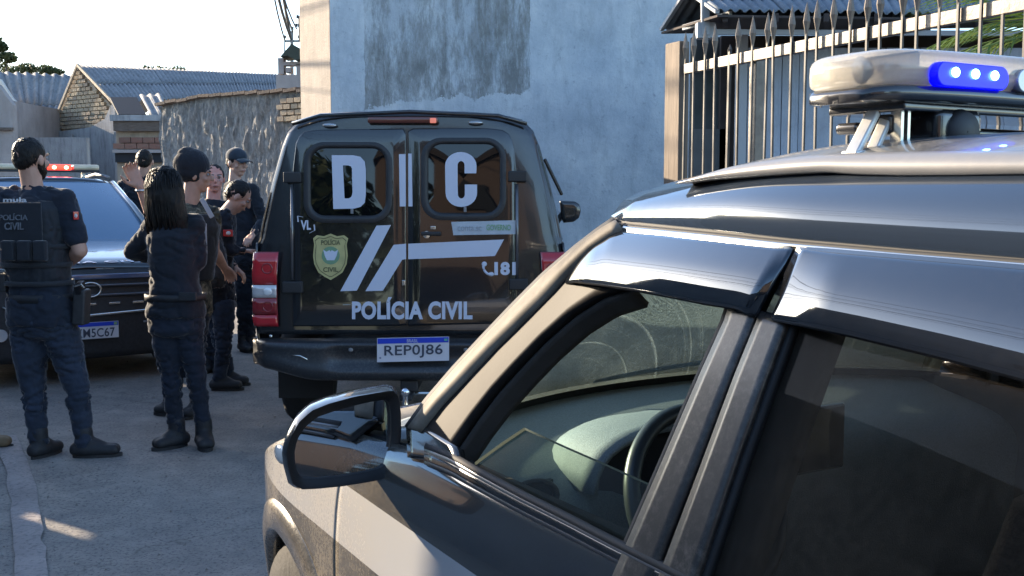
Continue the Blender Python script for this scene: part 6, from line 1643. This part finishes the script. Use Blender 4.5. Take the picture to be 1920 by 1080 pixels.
q0 = Q(364,448,-.24); pn = MB().box(q0, (.17,.016,.2), Matrix.Rotation(-.12,3,'Z')).build('back_patch', simple('grey_patch', (.34,.35,.4), .7, nscale=20, namp=.3), vest, bevel=.004)
def ptext(txt, c, w, h, mat, par, ang=-.12):
    ux = V((cos(ang), sin(ang), 0)); nx = V((sin(ang), -cos(ang), 0))
    link('lettering', textmesh(txt,w,h,.0012,.02,lambda x,z,d: V(c)+ux*(x-w/2)+V((0,0,z-h/2))+nx*(d+.0095)), mat, par)
ptext('POLÍCIA', q0+V((0,0,.045)), .14, .045, mvest, pn); ptext('CIVIL', q0+V((0,0,-.03)), .11, .045, mvest, pn)
MB().box(Q(388,390,-.2), (.03,.012,.14), Matrix.Rotation(-.5,3,'Y')).build('vest_strap', simple('pale_strap', (.4,.4,.42), .6), vest, bevel=.003)
MB().ring(j['wrl'].lerp(j['ell'],.12), .033, .009, 'z', 20, 6).build('watch', mchrome, p, smooth=True)

# --- dark-haired person leaning, jeans and dark jacket, bag ---
J = dict(head=(446,368), neck=(424,396), chest=(412,430), pelvis=(410,548), shl=(398,400,.12), shr=(420,404,-.16), ell=(405,465,.16), elr=(432,470,-.18), wrl=(440,500,.15), wrr=(455,470,-.1),
         hpl=(404,572,.06), hpr=(418,572,-.08), knl=(412,640,.08), knr=(420,648,-.1), anl=(424,680,.1), anr=(412,712,-.1), tol=(458,690,.12), tor=(446,718,-.08))
p, j, Q, M, HP, rings = figure('person', 'dark-haired officer in black jacket and blue jeans bending the head down beside the pickup', 8.1, 415, J, (.75,.25,-.6), up=(.5,.1,.85), tang=-1.35, shirt=mblackc, trou=mjean, W=1.0)
c = Q(428,437,-.24); MB().box(c, (.07,.014,.05)).build('arm_patch', mred, p, bevel=.003); MB().ball(c+V((.004,-.01,0)), (.018,.006,.014)).build('patch_emblem', mbadge, p)
MB().ring(HP(0,.0,.0), .083, .004, 'x', 30, 6, M@Matrix.Rotation(0.2,3,'X')).build('headset_band', mchrome, p, smooth=True)
bag = MB(); loft_ell(bag, [(Q(398,540,-.28), .1,.07,0),(Q(398,515,-.3), .125,.09,0),(Q(395,470,-.3), .11,.08,0),(Q(390,430,-.28), .07,.05,0),(Q(388,405,-.25), .03,.025,0)])
bo = fuse(bag, 'shoulder_bag', cloth('dark_bag', (.03,.033,.036), 50), p, .011, 5, .012, 9, 4, (3,3,.7))
MB().tube([Q(388,410,-.3),Q(384,396,-.22),Q(392,388,-.1)], .012, 6).build('bag_strap', mvest, p)

# --- face with glasses behind the beanie ---
J = dict(head=(402,335), neck=(400,375), chest=(398,412), pelvis=(396,520), shl=(372,388), shr=(428,388), ell=(364,440), elr=(434,445), wrl=(380,480,-.1), wrr=(420,480,-.1),
         hpl=(388,545), hpr=(408,545), knl=(388,610), knr=(408,612), anl=(388,680), anr=(408,682), tol=(384,690,-.15), tor=(412,690,-.15))
p, j, Q, M, HP, rings = figure('person', 'flushed-faced man with glasses in dark clothes, looking past the man in the beanie', 8.9, 398, J, (.35,-.9,-.05), tang=pi+.3, shirt=mblackc, trou=mjeand, skin=mskinr)
m = MB()
for x in (-.031,.031): m.ring(HP(x,.098,.012), .02, .0022, 'y', 20, 6, M)
m.bar(HP(-.011,.1,.012), HP(.011,.1,.012), .003); m.build('glasses', mchrome, p, smooth=True)

# --- man in cap ---
J = dict(head=(444,306), neck=(440,338), chest=(452,385), pelvis=(462,470), shl=(432,352,.1), shr=(474,356,-.06), ell=(430,410,.2), elr=(494,415,-.1), wrl=(460,430,.1), wrr=(474,440,-.3),
         hpl=(458,490), hpr=(470,490), knl=(456,565), knr=(470,565), anl=(456,640), anr=(470,642), tol=(468,650,-.1), tor=(482,652,-.1))
p, j, Q, M, HP, rings = figure('person', 'man in dark baseball cap and black jacket standing farthest right of the group', 10.0, 460, J, (.8,-.55,-.12), tang=-.35, shirt=mblackc, trou=mblackc, W=1.06, hs=1.04)
mcap = cloth('navy_cap', (.02,.03,.045), 100)
m = MB(); m.ball(HP(0,-.01,.06), (.093,.107,.083), 22, 14, M); capf = fuse(m, 'cap', mcap, p, .008, 3)
for v in capf.data.vertices:
    q = M.transposed()@(v.co-j['head'])
    if q.z < .035: v.co += M@V((0,0,.035-q.z))
m = MB(); m.quadgrid([[HP(.075*s*(1-.15*t), .07+.105*t*(1-.35*s*s), .052-.02*s*s-.018*t) for s in [-1+2*k/10 for k in range(11)]] for t in (0,.35,.7,1)]); m.build('cap_peak', mcap, capf, smooth=True, solid=.005)

# --- man with back turned beyond the left police car ---
J = dict(head=(271,303), neck=(268,330), chest=(262,366), pelvis=(262,440), shl=(232,347), shr=(297,347), ell=(224,390), elr=(304,390), wrl=(240,420,.15), wrr=(290,420,.15),
         hpl=(254,455), hpr=(272,455), knl=(252,520), knr=(274,520), anl=(252,600), anr=(274,600), tol=(248,606,.2), tor=(280,606,.2))
p, j, Q, M, HP, rings = figure('person', 'man with dark cropped hair and black top, back turned, beyond the left police car', 11.3, 264, J, (-.2,1,0), tang=.0, shirt=mblackc, trou=mjeand, W=1.1, hs=1.05)

# --- person mostly outside the frame at the left, tan boot showing ---
J = dict(head=(-147,358), neck=(-147,402), chest=(-147,452), pelvis=(-147,588), shl=(-200,428), shr=(-95,428), ell=(-215,500), elr=(-85,505), wrl=(-190,560,.2), wrr=(-105,560,.2),
         hpl=(-168,612), hpr=(-125,612), knl=(-172,725), knr=(-96,715,.08), anl=(-175,838), anr=(-45,826,.1), tol=(-140,850,-.05), tor=(10,836,.12))
p, j, Q, M, HP, rings = figure('person', 'bystander cut off by the left edge of the photo, only a tan boot showing', 6.05, -147, J, (.8,.5,0), tang=-.4, shirt=mblackc, trou=mjeand, shoe=mtan, vox=.014)
